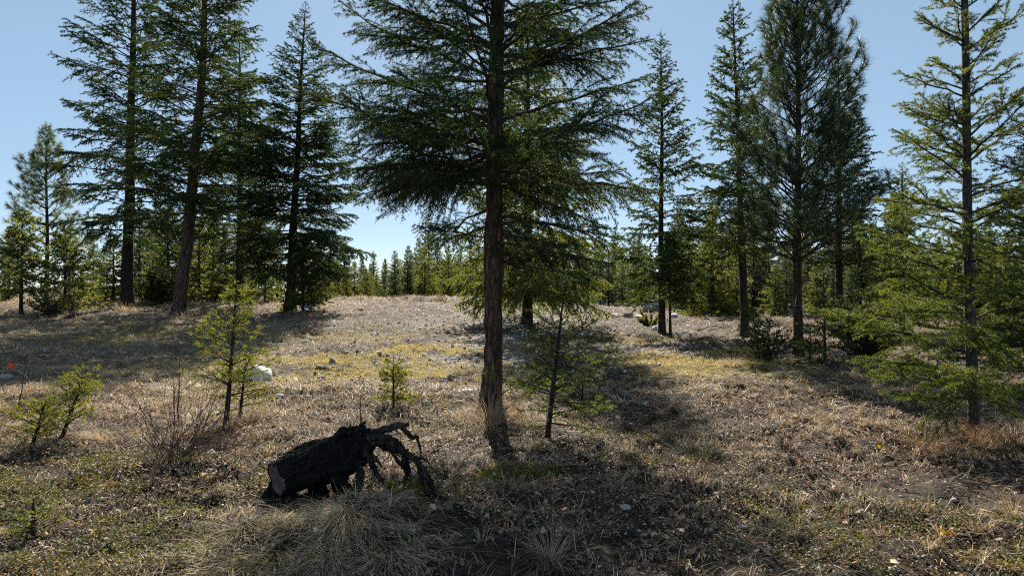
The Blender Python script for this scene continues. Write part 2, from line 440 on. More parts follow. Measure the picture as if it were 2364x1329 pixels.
def trunk_mesh(r, H, r0, lean, bow, sides, step, bark, flare=.45, top_r=.012):
    K = max(int(H / step), 8)
    h = np.linspace(-.12, H, K)
    t = np.clip(h / H, 0, 1)
    c = np.stack([lean[0] * t + bow[0] * np.sin(t * np.pi) + .012 * np.sin(h * 1.3 + r.uniform(0, 6)),
                  lean[1] * t + bow[1] * np.sin(t * np.pi) + .012 * np.cos(h * 1.1 + r.uniform(0, 6)), h], -1)
    rad = r0 * (1 - t) ** .82 * (1 + flare * np.exp(-np.clip(h, 0, None) / (r0 * 1.6))) + top_r * (1 - .7 * t)
    th = np.arange(sides) * 2 * np.pi / sides
    cx, sy = np.cos(th)[None, :], np.sin(th)[None, :]
    hh = h[:, None]
    k = 1 / max(r0, .03)
    f = .5 * (vn(cx * 2.6 + 40 + 0 * hh, hh * 1.8 * (.145 * k) + sy * 2.6, 1, 5) + vn(sy * 3.1 + 9 + 0 * hh, hh * 2.1 * (.145 * k) + cx * 3.1, 1, 8))
    f2 = np.abs(vn(th[None, :] * 3.2 + .6 * np.sin(hh * 3), hh * 3.0, 1, 15) - .5) * 2
    f3 = vn(th[None, :] * 7.0, hh * 11.0, 1, 16)
    seam = np.sin(th / 2)[None, :] ** .5
    rr = rad[:, None] * (1 + bark * ((f - .5) * .55 + (f2 - .45) * .42 * seam + (f3 - .5) * .14))
    lobes = 1 + .16 * np.exp(-np.clip(hh, 0, None) / (r0 * 1.5)) * np.sin(th[None, :] * 5 + r.uniform(0, 6))
    rr = rr * lobes
    V = np.stack([c[:, None, 0] + rr * cx, c[:, None, 1] + rr * sy, np.broadcast_to(hh, rr.shape)], -1)
    idx = np.arange(K * sides).reshape(K, sides)
    a = idx[:-1]; b = np.roll(a, -1, 1); d = idx[1:]; e = np.roll(d, -1, 1)
    F = np.stack([a, b, e, d], -1).reshape(-1, 4)
    cen = lambda q: np.stack([np.interp(q, h, c[:, j]) for j in range(3)], -1)
    radf = lambda q: np.interp(q, h, rad)
    return V.reshape(-1, 3), F, cen, radf

def pine_tufts(lv_, r, n_t, tuft, ln, w_):
    P_, D_, L_, a_, b_ = lv_
    sm = np.clip(1 - tuft / L_, 0, .95)
    cnt = r.poisson(np.full(len(L_), float(n_t)))
    i = np.repeat(np.arange(len(L_)), cnt); n = len(i)
    s = sm[i] + (1 - sm[i]) * r.uniform(0, 1, n)
    p = fpath(P_[i], D_[i], L_[i], a_[i], b_[i], s); T = ftan(D_[i], a_[i], b_[i], s)
    rv = r.normal(size=(n, 3)); rd = norm(rv - T * np.sum(rv * T, -1, keepdims=True))
    an = np.radians(r.normal(48, 16, n))
    d = norm(T * np.cos(an)[:, None] + rd * np.sin(an)[:, None] - Z * .12)
    sd = norm(np.cross(d, r.normal(size=(n, 3))))
    l = ln * r.uniform(.7, 1.2, n)
    tw = r.uniform(0, 1, len(L_))
    return np.stack([p + sd * w_ * .5, p - sd * w_ * .5, p + d * l[:, None]], 1), np.clip(.6 * tw[i] + .4 * r.uniform(0, 1, n), 0, .95)

def bough_mesh(r, L, rad0, droop, tip_up, sec, sec_k, sec_lift, sec_droop, ter, ter_k, bare, roll, needle, bark, mat, pine=None):
    """one bough lying along +X: limb, side shoots and needles in one mesh"""
    one = np.array([1.0])
    l1 = (np.zeros((1, 3)), np.array([[1.0, 0, 0]]), one * L, -one * droop * r.uniform(.6, 1.4), one * tip_up * r.uniform(.5, 1.5))
    q = np.linspace(0, 1, 9)
    pt = np.stack([fpath(*l1, one * x) for x in q], 1) + r.normal(0, 1, (1, 9, 3)) * (L * .010) * np.sin(q * np.pi)[None, :, None]
    v, f = tubes(pt, (rad0 * (1 - q * .86) + .0014)[None], 6)
    V, F, off = [v], [f], len(v)
    s0 = np.array([np.clip(bare * r.uniform(.4, 1.5), 0, .7)])
    NV, NC = [], []
    if pine:
        l2, _ = children_of(l1, r, pine["sec"], np.clip(s0 + .1, 0, .8), 48, 10, lambda L_, u, s: .10 + .32 * L_ * (1 - u), .12, .8, -.12)
        lvs = [(l2, .005)]
        for lv in (l1, l2):
            a, c = pine_tufts(lv, r, pine["n"], pine["tuft"], needle[1], needle[2]); NV.append(a); NC.append(c)
    else:
        l2, _ = children_of(l1, r, sec, s0, 58, 10, lambda L_, u, s: .05 + sec_k * L_ * (1 - u) ** .75 * (.35 + .65 * np.minimum(u * 4, 1)), sec_lift, roll, sec_droop)
        l3, _ = children_of(l2, r, ter, .12, 50, 11, lambda L_, u, s: .03 + ter_k * L_ * (1 - u) ** .7, sec_lift, roll * .8, sec_droop * .8)
        lvs = [(l2, .0035)]
        for lv, sm in ((l1, .45), (l2, .06), (l3, 0.0)):
            a, c = needle_tris(lv, r, needle[0], needle[1], needle[2], needle[3], sm, 2.0); NV.append(a); NC.append(c)
    for lv, rr in lvs:
        kk = (0, .5, 1)
        p2 = np.stack([fpath(*lv, np.full(len(lv[2]), x)) for x in kk], 1)
        v, f = tubes(p2, (.001 + rr * np.minimum(lv[2] * 1.6, 1))[:, None] * np.array([1, .7, .3]), 3)
        V.append(v); F.append(f + off); off += len(v)
    F = np.concatenate(F); T = np.concatenate([F[:, [0, 1, 2]], F[:, [0, 2, 3]]])
    NV = np.concatenate(NV); NC = np.concatenate(NC); n = len(NV)
    VV = np.concatenate([np.concatenate(V), NV.reshape(-1, 3)])
    FF = np.concatenate([T, off + np.arange(n * 3).reshape(n, 3)])
    me = mesh_np("bough", VV, FF, np.concatenate([np.zeros(len(T)), NC]))
    me.materials.append(M[bark]); me.materials.append(M[mat])
    me.polygons.foreach_set("material_index", np.concatenate([np.zeros(len(T), np.int32), np.ones(n, np.int32)]))
    me.update()
    STATS.append(("bough", n, len(T)))
    return me

def conifer(root, seed, H, r0, start, rad_fn, elev_fn, needle, mat, bark="bark", lean=(0, 0), bow=(0, 0), spacing=.42, per=5, inter=.5,
            droop=.16, tip_up=.08, sec=.07, sec_k=.42, sec_lift=-.02, sec_droop=.18, ter=.085, ter_k=.42, bare=.18, roll=.35,
            sides=10, step=.22, barkamp=.35, extra=(), asym=.25, limb_parts=False, dead=0, dead_k=1.0, flare=.45, detail_top=None, sec_tubes=True, cap=None, limb_r=.30, pine=None, ter_roll=None, boughs=False):
    """trunk, limbs and needle crown under the Empty `root`. needle = (density/m, length, width, angle)"""
    r = np.random.default_rng(seed)
    tv, tf, cen, radf = trunk_mesh(r, H, r0, lean, bow, sides, step, barkamp, flare)
    trunk = obj("trunk", mesh_np("trunk", tv, tf, smooth=True), M[bark], root)
    hs, az, sc = [], [], []
    h = start; a0 = r.uniform(0, 6.28)
    while h < H - .12:
        t = h / H
        n = max(3, int(round(per + r.normal(0, .7))))
        for k in range(n):
            hs.append(h + r.normal(0, .05)); az.append(a0 + k * 6.283 / n + r.normal(0, .25)); sc.append(r.uniform(.82, 1.15))
        for k in range(r.poisson(inter * n)):
            hs.append(h + r.uniform(.1, .9) * spacing); az.append(r.uniform(0, 6.28)); sc.append(r.uniform(.4, .85))
        a0 += r.uniform(.4, 1.0)
        h += spacing * r.uniform(.8, 1.2) * (1 - .45 * t)
    hs, az, sc = np.array(hs), np.array(az), np.array(sc)
    hs = np.clip(hs, start * .85, H - .03)
    t = hs / H
    L = rad_fn(t) * sc * (1 + asym * (vn(np.cos(az) * 1.5 + 5, np.sin(az) * 1.5 + hs * .5, 1, seed) * 2 - 1))
    el = np.radians(elev_fn(t) + r.normal(0, 6, len(t)))
    dr = droop * (1.15 - t) * r.uniform(.6, 1.4, len(t))
    tu = tip_up * r.uniform(.5, 1.5, len(t))
    for (eh, eaz, eL, eel, edr, etu) in extra:
        hs = np.append(hs, eh); az = np.append(az, eaz); L = np.append(L, eL); el = np.append(el, R(eel)); dr = np.append(dr, edr); tu = np.append(tu, etu)
    L = np.maximum(L, .05)
    D = np.stack([np.cos(az) * np.cos(el), np.sin(az) * np.cos(el), np.sin(el)], -1)
    C = cen(hs)
    P = C + np.stack([np.cos(az), np.sin(az), 0 * az], -1) * (radf(hs) * .6)[:, None]
    l1 = (P, D, L, -dr, tu)
    if boughs:
        crown = bpy.data.objects.new("crown", None); COL.objects.link(crown); crown.parent = root
        Lm = float(np.max(L)); classes = []
        for k, nv in ((1.0, 3), (.66, 3), (.40, 2), (.22, 1)):
            Lc = Lm * k
            classes.append((Lc, [bough_mesh(r, Lc, min(.003 + .009 * Lc, r0 * .4), droop, tip_up, sec, sec_k, sec_lift, sec_droop, ter, ter_k, bare, roll, needle, bark, mat, pine) for _ in range(nv)]))
        lc = np.array([c[0] for c in classes])
        for j in range(len(L)):
            k = int(np.argmin(np.abs(np.log(lc / L[j]))))
            me = classes[k][1][r.integers(len(classes[k][1]))]
            o = bpy.data.objects.new("bough", me); COL.objects.link(o); o.parent = crown
            sc_ = L[j] / lc[k]
            o.location = P[j]; o.rotation_euler = (r.normal(0, .18), -el[j], az[j]); o.scale = (sc_, sc_ * (1 if r.uniform() < .5 else -1), sc_)
    # limbs
    ss = np.linspace(0, 1, 8)
    pth = np.stack([fpath(*l1, np.full(len(L), q)) for q in ss], 1)
    wob = r.normal(0, 1, pth.shape) * (L[:, None, None] * .008) * np.sin(ss * np.pi)[None, :, None]
    pth = pth + wob
    br = np.minimum(radf(hs) * limb_r, .003 + .009 * L)
    rad = br[:, None] * (1 - ss[None, :] * .88) + .0012
    if boughs:
        lv, lf = np.zeros((0, 3)), np.zeros((0, 4), int)
    elif limb_parts:
        for j in range(len(L)):
            v, f = tubes(pth[j:j + 1], rad[j:j + 1], 6)
            obj("limb", mesh_np("limb", v, f, smooth=True), M[bark], root)
        lv, lf = np.zeros((0, 3)), np.zeros((0, 4), int)
    else:
        lv, lf = tubes(pth, rad, 5)
    V2, F2 = [lv], [lf]; off = len(lv)
    if dead:
        dh = r.uniform(start * (.62 if dead_k == 1 else .3), start * 1.25 + .3, dead); da = r.uniform(0, 6.28, dead); dl = dead_k * r.uniform(.25, .75, dead) * float(rad_fn(np.array([start / H]))[0])
        dp = cen(dh) + np.stack([np.cos(da), np.sin(da), 0 * da], -1) * (radf(dh) * .7)[:, None]
        dd = np.stack([np.cos(da), np.sin(da), r.normal(0, .15, dead)], -1)
        ld = (dp, dd, dl, -r.uniform(0, .25, dead), np.zeros(dead))
        q = np.linspace(0, 1, 5)
        pt = np.stack([fpath(*ld, np.full(dead, x)) for x in q], 1)
        v, f = tubes(pt, (.003 + .006 * dl)[:, None] * (1 - q * .8)[None, :], 4)
        V2.append(v); F2.append(f + off); off += len(v)
        ld2, _ = children_of(ld, r, .14, .25, 55, 15, lambda L_, u, s: .10 + .25 * L_ * (1 - u), 0, .6, .1)
        pt = np.stack([fpath(*ld2, np.full(len(ld2[2]), x)) for x in (0, .5, 1)], 1)
        v, f = tubes(pt, np.full((len(pt), 3), .0025) * np.array([1, .8, .4]), 3)
        V2.append(v); F2.append(f + off); off += len(v)
    if boughs:
        if off:
            obj("dead_branches", mesh_np("dead_branches", np.concatenate(V2), np.concatenate(F2), smooth=True), M["twig"], trunk)["kind"] = "stuff"
        return trunk, crown
    # side shoots
    s0 = np.clip(bare * .6 * r.uniform(.2, 1.7, len(L)) * np.where(L < .35, .3, 1), 0, .7)
    if pine:
        l2, i2 = children_of(l1, r, pine["sec"], np.clip(s0 + .15, 0, .8), 48, 10, lambda L_, u, s: .10 + .30 * L_ * (1 - u), .12, .8, -.12)
        pt = np.stack([fpath(*l2, np.full(len(l2[2]), x)) for x in (0, .5, 1)], 1)
        v, f = tubes(pt, np.full((len(pt), 3), .005) * np.array([1, .8, .6]), 3)
        V2.append(v); F2.append(f + off); off += len(v)
        nv, nc = [], []
        for lv_, k in ((l1, 1.0), (l2, 1.0)):
            P_, D_, L_, a_, b_ = lv_
            sm = np.clip(1 - pine["tuft"] / L_, 0, .95)
            cnt = r.poisson(np.full(len(L_), pine["n"] * k))
            i = np.repeat(np.arange(len(L_)), cnt); n = len(i)
            s = sm[i] + (1 - sm[i]) * r.uniform(0, 1, n)
            p = fpath(P_[i], D_[i], L_[i], a_[i], b_[i], s); T = ftan(D_[i], a_[i], b_[i], s)
            rv = r.normal(size=(n, 3)); rd = norm(rv - T * np.sum(rv * T, -1, keepdims=True))
            an = np.radians(r.normal(48, 16, n))
            d = norm(T * np.cos(an)[:, None] + rd * np.sin(an)[:, None] - Z * .12)
            sd = norm(np.cross(d, r.normal(size=(n, 3))))
            l = needle[1] * r.uniform(.7, 1.2, n); w_ = needle[2] * 1.5
            nv.append(np.stack([p + sd * w_ * .5, p - sd * w_ * .5, p + d * l[:, None]], 1))
            tw = r.uniform(0, 1, len(L_)); nc.append(np.clip(.6 * tw[i] + .4 * r.uniform(0, 1, n), 0, .95))
        NV = np.concatenate(nv); NC = np.concatenate(nc)
    else:
        l2, i2 = children_of(l1, r, sec, s0, 58, 9, lambda L_, u, s: .05 + sec_k * L_ * (1 - u) ** .75 * (.35 + .65 * np.minimum(u * 4, 1)), sec_lift, roll, sec_droop)
        l3, i3 = children_of(l2, r, ter, .12, 52, 10, lambda L_, u, s: .03 + ter_k * L_ * (1 - u) ** .7, sec_lift, ter_roll if ter_roll is not None else roll * .8, sec_droop * .8)
        if sec_tubes:
            kk = (0, .5, 1) if limb_parts else (0, .9)
            pt = np.stack([fpath(*l2, np.full(len(l2[2]), x)) for x in kk], 1)
            v, f = tubes(pt, (.0012 + .005 * np.minimum(l2[2], .8))[:, None] * np.linspace(1, .35, len(kk)), 3)
            V2.append(v); F2.append(f + off); off += len(v)
        dn, ln, w, an = needle
        def split(lv):
            if detail_top is None:
                return [(lv, 1.0, 1.0)]
            m = lv[0][:, 2] < detail_top
            return [(tuple(q[m] for q in lv), 1.0, 1.0), (tuple(q[~m] for q in lv), .22, 2.1)]
        nv, nc = [], []
        for lv_, sm in ((l1, .45), (l2, .08), (l3, 0.0)):
            for part, dk, sk in split(lv_):
                if len(part[2]) == 0: continue
                v, c = needle_tris(part, r, dn * dk, ln * (1 + .3 * (sk - 1)), w * sk, an, sm, 1.5 * dk)
                nv.append(v); nc.append(c)
        NV = np.concatenate(nv); NC = np.concatenate(nc)
    if cap and len(NV) > cap:
        k = r.choice(len(NV), cap, replace=False); NV = NV[k]; NC = NC[k]
    if off:
        obj("branches", mesh_np("branches", np.concatenate(V2), np.concatenate(F2), smooth=True), M["twig"] if limb_parts else M[bark], trunk)
    n = len(NV)
    crown = obj("crown", mesh_np("crown", NV.reshape(-1, 3), np.arange(n * 3).reshape(n, 3), NC), M[mat], root)
    STATS.append((root.name, n, len(tf) * 2 + sum(len(f) for f in F2) * 2))
    return trunk, crown
STATS = []

def plant_tree(name, label, cat, px, d, group=None, dz=-.02, **kw):
    x = X_at(px, d)
    root = thing(name, label, cat, (x, d, g1(x, d) + dz), group)
    conifer(root, **kw)
    return root

def cone(rmax, p=.8, top=.06, lowk=1.0, t0=.15):
    """crown radius over height: widest at t0, to a point at the top"""
    def f(t):
        up = np.clip((1 - t) / (1 - t0), 0, 1) ** p
        low = lowk + (1 - lowk) * np.clip(t / t0, 0, 1)
        return rmax * up * low + top
    return f

def elev(lo, hi, p=1.0):
    return lambda t: lo + (hi - lo) * np.clip(t, 0, 1) ** p

FN_NEAR = (170, .027, .0042, 55)
FN_MID = (58, .082, .030, 48)
FN_FAR = (70, .10, .032, 46)

# --- the big fir in front
plant_tree("fir_tree", "large dark fir with thick furrowed trunk standing alone in the middle of the clearing", "tree", 1133, 7.75,
    seed=11, boughs=True, H=11.0, r0=.095, flare=.38, start=2.55, rad_fn=lambda t: 2.0 * np.clip((1 - t) / .75, 0, 1) ** .75 + .08, elev_fn=elev(-6, 52, .8), needle=(285, .030, .0058, 55), mat="fir_dark",
    bark="bark_main", lean=(.12, .1), bow=(.03, 0), spacing=.43, per=5, inter=.45, droop=.13, tip_up=.12, sec=.05, sec_k=.40, sec_lift=-.07, sec_droop=.26, ter=.05, ter_k=.40,
    bare=.20, roll=.5, sides=64, step=.04, barkamp=1.0, asym=.18, dead=16, dead_k=.28, limb_r=.30,
    extra=((2.66, 3.0, 1.55, 2, .42, .10), (2.55, -.15, 1.35, -18, .25, .1), (1.95, 3.25, .85, 10, .35, .0), (1.8, -.5, .9, -5, .5, .1),
           (1.75, -1.5, .55, 10, .7, .0), (2.1, -1.0, .7, 5, .6, 0), 
           (3.9, .05, 1.75, 26, .05, .02), (4.0, 3.1, 1.75, 33, .35, .05), (3.2, 3.3, 1.6, 10, .25, .1), (2.6, -.35, 1.9, -2, .2, .1), (2.7, .15, 1.7, -4, .2, .1), (1.7, .8, 1.2, -8, .3, .1), (2.3, 2.2, 1.4, -8, .3, .1), (2.3, 1.5, 1.5, -8, .3, .1), (2.7, 2.9, 1.75, -5, .2, .1), (2.8, -2.5, 1.8, -3, .2, .1), (2.65, -2.1, 1.7, -4, .2, .1), (2.0, .5, 1.5, -6, .2, .1), (1.8, .9, 1.3, -6, .2, .1), (1.7, .2, 1.2, -8, .2, .1), (1.9, -.3, 1.3, -6, .2, .1), (2.1, 1.3, 1.4, -5, .2, .1), (1.9, -.9, 1.1, -4, .2, .1), (2.1, 2.2, 1.2, -5, .2, .1), (2.2, .1, 1.6, -8, .2, .1), (2.9, 2.7, 1.6, -4, .2, .1), (3.05, 3.5, 1.6, -4, .2, .1), (2.75, 3.05, 1.3, -10, .2, .1), (3.2, -2.6, 1.5, 0, .2, .1), (2.9, 2.3, 1.9, -3, .2, .1), (3.1, 2.5, 1.9, 0, .2, .1), (2.75, 2.6, 1.7, -5, .2, .1), (3.35, 2.2, 1.9, 2, .2, .1), (3.0, 2.0, 1.8, -2, .2, .1), (3.4, 2.75, 1.9, 4, .2, .1), (2.8, 1.6, 1.8, -3, .2, .1), (3.1, 1.2, 1.8, 0, .2, .1)))

# --- trees of the left group
plant_tree("pine_tree", "airy young pine with long needles standing apart at the far left", "tree", 108, 26.0,
    seed=21, boughs=True, sec_k=.5, H=6.9, r0=.075, start=.9, rad_fn=cone(1.85, .85, .12), elev_fn=elev(8, 42), needle=(0, .20, .009, 45), mat="far", bark="bark_pine",
    spacing=.40, per=5, inter=.6, droop=-.05, tip_up=.12, pine=dict(sec=.22, tuft=.28, n=75), bare=.25)
plant_tree("fir_tree", "tall sparse fir with straight trunk, left of the leaning big-trunked tree", "tree", 293, 25.0,
    seed=22, boughs=True, H=15.5, r0=.20, start=2.9, rad_fn=cone(2.35, .75, .1, .8, .3), elev_fn=elev(-12, 45), needle=(150, .055, .017, 50), mat="fir_dark", lean=(.35, 0), spacing=.52, per=5, inter=.6,
    droop=.14, tip_up=.10, sec=0.09, sec_k=.42, ter=0.095, sec_droop=.30, sec_lift=-.08, bare=.32, dead=14, asym=.3)
plant_tree("fir_tree", "tall fir with thick brown trunk that leans to the right", "tree", 412, 22.0,
    seed=23, boughs=True, H=15.0, r0=.19, start=3.3, rad_fn=cone(2.4, .65, .1, .9, .3), elev_fn=elev(-5, 50), needle=(150, .055, .017, 50), mat="fir_mid", lean=(.95, .1), bow=(.22, 0), bark="bark_main", spacing=.48, per=5, inter=.6,
    droop=.16, tip_up=.10, sec=0.09, sec_k=.42, ter=0.095, sec_droop=.30, sec_lift=-.06, bare=.30, dead=22, asym=.3, sides=20, step=.12)
plant_tree("fir_tree", "dark fir with thin trunk standing behind the leaning tree", "tree", 553, 29.0,
    seed=24, boughs=True, H=12.0, r0=.135, start=2.9, rad_fn=cone(1.8, .8, .1, 1, .25), elev_fn=elev(-14, 45), needle=(80, .07, .022, 48), mat="fir_mid", spacing=.5, per=6, inter=.6,
    droop=.18, tip_up=.1, sec=0.1, ter=0.105, sec_k=.42, bare=.2, dead=10)
plant_tree("fir_tree", "full pointed fir with layered branches beside the blue marker flag", "tree", 668, 24.0,
    seed=25, boughs=True, H=10.7, r0=.155, start=1.5, rad_fn=cone(2.25, .85, .08, .9, .25), elev_fn=elev(-16, 42), needle=(150, .055, .017, 50), mat="fir_dark", lean=(.55, 0), spacing=.44, per=6, inter=.6,
    droop=.16, tip_up=.10, sec=0.085, sec_k=.42, ter=0.089, sec_droop=.26, sec_lift=-.05, bare=.2, dead=10, asym=.22)
plant_tree("young_fir", "bushy young fir growing at the foot of the layered fir", "tree", 700, 23.4,
    seed=26, H=2.5, r0=.035, start=.25, rad_fn=cone(.85, .8, .06), elev_fn=elev(5, 45), needle=FN_FAR, mat="fir_young", spacing=.24, per=6, inter=.8, sec=.09, ter=.10, roll=.7, bare=.05, cap=14000)
plant_tree("young_fir", "small olive fir with a bare lower stem at the left edge", "tree", 50, 22.3,
    seed=27, H=3.4, r0=.05, start=.75, rad_fn=cone(1.15, .7, .08), elev_fn=elev(5, 45), needle=FN_FAR, mat="fir_young", spacing=.36, per=5, inter=.6, sec=.10, ter=.11, roll=.6, bare=.05, cap=11000)
plant_tree("young_fir", "dense low fir under the airy young pine", "tree", 150, 24.0,
    seed=28, H=2.9, r0=.05, start=.2, rad_fn=cone(1.2, .7, .08), elev_fn=elev(5, 45), needle=FN_FAR, mat="fir_young", spacing=.34, per=5, inter=.6, sec=.10, ter=.11, roll=.6, bare=.05, cap=13000)

# --- trees of the middle and right group
plant_tree("fir_tree", "broad drooping fir half hidden behind the big central trunk", "tree", 1218, 19.5,
    seed=31, boughs=True, H=9.2, r0=.13, start=.9, rad_fn=cone(2.1, .7, .1, .9, .25), elev_fn=elev(-10, 40), needle=(150, .055, .017, 50), mat="fir_young", spacing=.42, per=6, inter=.7,
    droop=.22, tip_up=.08, sec=0.09, ter=0.095, sec_k=.42, sec_droop=.4, sec_lift=-.12, bare=.15)
plant_tree("fir_tree", "slender sparse fir with thin trunk beside the grey boulder", "tree", 1527, 19.0,
    seed=32, boughs=True, H=8.4, r0=.085, start=1.0, rad_fn=cone(1.25, .75, .06, 1, .25), elev_fn=elev(-8, 48), needle=(150, .055, .017, 50), mat="fir_mid", spacing=.36, per=5, inter=.5,
    droop=.14, tip_up=.10, sec=0.08, ter=0.084, sec_k=.42, sec_droop=.3, sec_lift=-.06, bare=.18, dead=6)
plant_tree("young_fir", "dark little fir on a thin bare stem in front of the slender fir", "tree", 1547, 17.4,
    seed=33, H=2.6, r0=.028, start=1.1, rad_fn=cone(.85, .8, .05, 1, .45), elev_fn=elev(-8, 45), needle=FN_MID, mat="fir_mid", spacing=.22, per=5, inter=.6, sec=.09, ter=.10, roll=.5, bare=.05, cap=9000)
plant_tree("fir_tree", "tall fir with dark trunk and dead lower branches beside the pine", "tree", 1720, 18.7,
    seed=34, boughs=True, H=9.3, r0=.105, start=2.3, rad_fn=cone(1.5, .75, .06, 1, .3), elev_fn=elev(-10, 48), needle=(150, .055, .017, 50), mat="fir_mid", lean=(-.33, 0), spacing=.38, per=5, inter=.6,
    droop=.14, tip_up=.10, sec=0.085, ter=0.089, sec_k=.42, sec_droop=.28, sec_lift=-.05, bare=.2, dead=34)
plant_tree("pine_tree", "large dense pine with long dark needles and reddish plated trunk", "tree", 1842, 14.0,
    seed=35, boughs=True, H=8.1, r0=.088, start=2.0, rad_fn=cone(1.75, .62, .15, 1, .3), elev_fn=elev(2, 52, .8), needle=(0, .165, .0062, 45), mat="pine", bark="bark_pine",
    spacing=.30, per=6, inter=.5, droop=-.08, tip_up=.14, pine=dict(sec=.14, tuft=.26, n=85), bare=.22, dead=40, sides=16, step=.12, barkamp=.5)
plant_tree("fir_tree", "dark fir with bare lower trunk standing behind the large pine", "tree", 1937, 21.5,
    seed=36, boughs=True, H=8.3, r0=.11, start=2.0, rad_fn=cone(1.7, .75, .08, 1, .3), elev_fn=elev(-12, 42), needle=(90, .06, .020, 48), mat="fir_dark", spacing=.4, per=6, inter=.6, sec=0.1, ter=0.105, bare=.15, dead=16)
plant_tree("fir_tree", "bright green cone-shaped fir between the pine and the near fir", "tree", 2083, 20.0,
    seed=37, boughs=True, H=4.9, r0=.07, start=.55, rad_fn=cone(1.35, .8, .06), elev_fn=elev(-4, 45), needle=(100, .05, .016, 50), mat="fir_young", spacing=.3, per=6, inter=.7, sec=0.08, ter=0.084, roll=.5, bare=.05)
plant_tree("fir_tree", "dense fir cut off by the right edge behind the near fir", "tree", 2420, 9.8,
    seed=38, boughs=True, H=4.3, r0=.055, start=.35, rad_fn=cone(1.35, .7, .08), elev_fn=elev(-2, 45), needle=(170, .034, .0085, 52), mat="fir_mid", bark="bark_smooth", spacing=.28, per=6, inter=.6, sec=0.065, ter=0.068, roll=.5, bare=.08)
# --- the near fir on the right
plant_tree("fir_tree", "slim near fir with smooth grey trunk and long bright green boughs", "tree", 2248, 6.95,
    seed=39, boughs=True, H=8.6, r0=.043, flare=.3, start=.42, rad_fn=lambda t: 1.42 * np.clip((1 - t) / .95, 0, 1) ** 1.75 + .06, elev_fn=elev(2, 62, .75), needle=(420, .029, .0052, 58), mat="fir_near",
    bark="bark_smooth", lean=(-.14, .1), spacing=.41, per=4, inter=.4, droop=.10, tip_up=.06, sec=.055, sec_k=.42, sec_lift=.0, sec_droop=.12, ter=.05, ter_k=.42,
    bare=.10, roll=.35, sides=20, step=.06, barkamp=.16, asym=.2, limb_r=.40,
    extra=((2.25, 3.2, .95, 8, .1, 0), (3.05, 3.1, .62, 22, 0, 0), (.62, 3.3, 1.25, 8, .12, .05), (1.0, 3.0, 1.3, 12, .14, .04), (1.55, 3.2, 1.15, 20, .1, .03), (.35, 3.5, 1.1, 6, .1, .05), (2.0, -.2, 1.0, 42, 0, 0)))

# --- saplings in the foreground
SAP = (150, .029, .0062, 55)
plant_tree("fir_sapling", "sunlit fir sapling, the tallest, behind the bare twiggy shrub", "tree", 523, 7.45,
    seed=41, H=1.55, r0=.019, start=.42, rad_fn=cone(.40, .55, .07, .9, .3), elev_fn=elev(8, 50), needle=SAP, mat="sapling", lean=(.09, 0), spacing=.16, per=4, inter=.3, droop=.08, tip_up=.03, sec=.07, sec_k=.40, ter=.05, sec_droop=.15, bare=.12, roll=.5, cap=26000, step=.05)
plant_tree("fir_sapling", "spindly yellow-green fir sapling in front of the white stone", "tree", 556, 7.75,
    seed=42, H=.78, r0=.009, start=.18, rad_fn=cone(.34, .5, .06), elev_fn=elev(5, 40), needle=SAP, mat="sapling", lean=(.08, 0), spacing=.13, per=4, inter=.4, sec=.055, sec_k=.4, ter=.05, bare=.1, roll=.5, cap=9000, step=.05)
plant_tree("fir_sapling", "small fir sapling leaning to the right, below the orange flag", "tree", 143, 6.65,
    seed=43, H=.66, r0=.009, start=.16, rad_fn=cone(.27, .5, .05), elev_fn=elev(15, 50), needle=SAP, mat="sapling", lean=(.25, 0), spacing=.10, per=4, inter=.5, sec=.05, sec_k=.45, ter=.045, bare=.08, roll=.5, cap=9500, step=.04)
plant_tree("fir_sapling", "low bright fir seedling beside the leaning sapling", "tree", 72, 6.45,
    seed=44, H=.48, r0=.007, start=.10, rad_fn=cone(.26, .5, .05), elev_fn=elev(15, 50), needle=SAP, mat="sapling", lean=(.14, 0), spacing=.10, per=4, inter=.5, sec=.05, sec_k=.45, ter=.045, bare=.08, roll=.5, cap=8000, step=.04)
plant_tree("fir_sapling", "tiny pale yellow-green fir seedling in the open between log and clearing", "tree", 910, 8.5,
    seed=45, H=.66, r0=.006, start=.12, rad_fn=cone(.21, .6, .05), elev_fn=elev(10, 50), needle=(260, .030, .0075, 55), mat="sapling", spacing=.09, per=5, inter=.4, sec=.05, sec_k=.42, ter=.045, bare=.06, roll=.5, cap=7000, step=.04)
plant_tree("fir_sapling", "dark shaded fir sapling with sparse boughs beside the big central trunk", "tree", 1265, 6.95,
    seed=46, H=1.62, r0=.018, start=.18, rad_fn=cone(.50, .6, .06, .8, .25), elev_fn=elev(8, 50), needle=(190, .030, .0066, 55), mat="fir_near", lean=(.16, 0), spacing=.19, per=4, inter=.5, asym=.6, droop=.05, tip_up=.03, sec=.055, sec_k=.42, ter=.05, sec_droop=.12, bare=.3, roll=.4, cap=34000, step=.05, extra=((.78, -.1, .62, 12, .0, .05), (.55, 2.9, .45, 5, .1, .05), (.40, -.3, .6, 2, .1, .05), (1.05, 3.3, .42, 15, .0, .02), (.30, 3.3, .32, 10, .1, .0)))
plant_tree("fir_sapling", "tiny fir seedling among the green ground leaves at bottom left", "tree", 82, 4.15,
    seed=47, H=.24, r0=.004, start=.05, rad_fn=cone(.13, .6, .03), elev_fn=elev(15, 50), needle=(190, .022, .0040, 55), mat="fir_young", spacing=.05, per=4, inter=.4, sec=.045, sec_k=.45, ter=.04, bare=.05, roll=.5, cap=3500, step=.03)
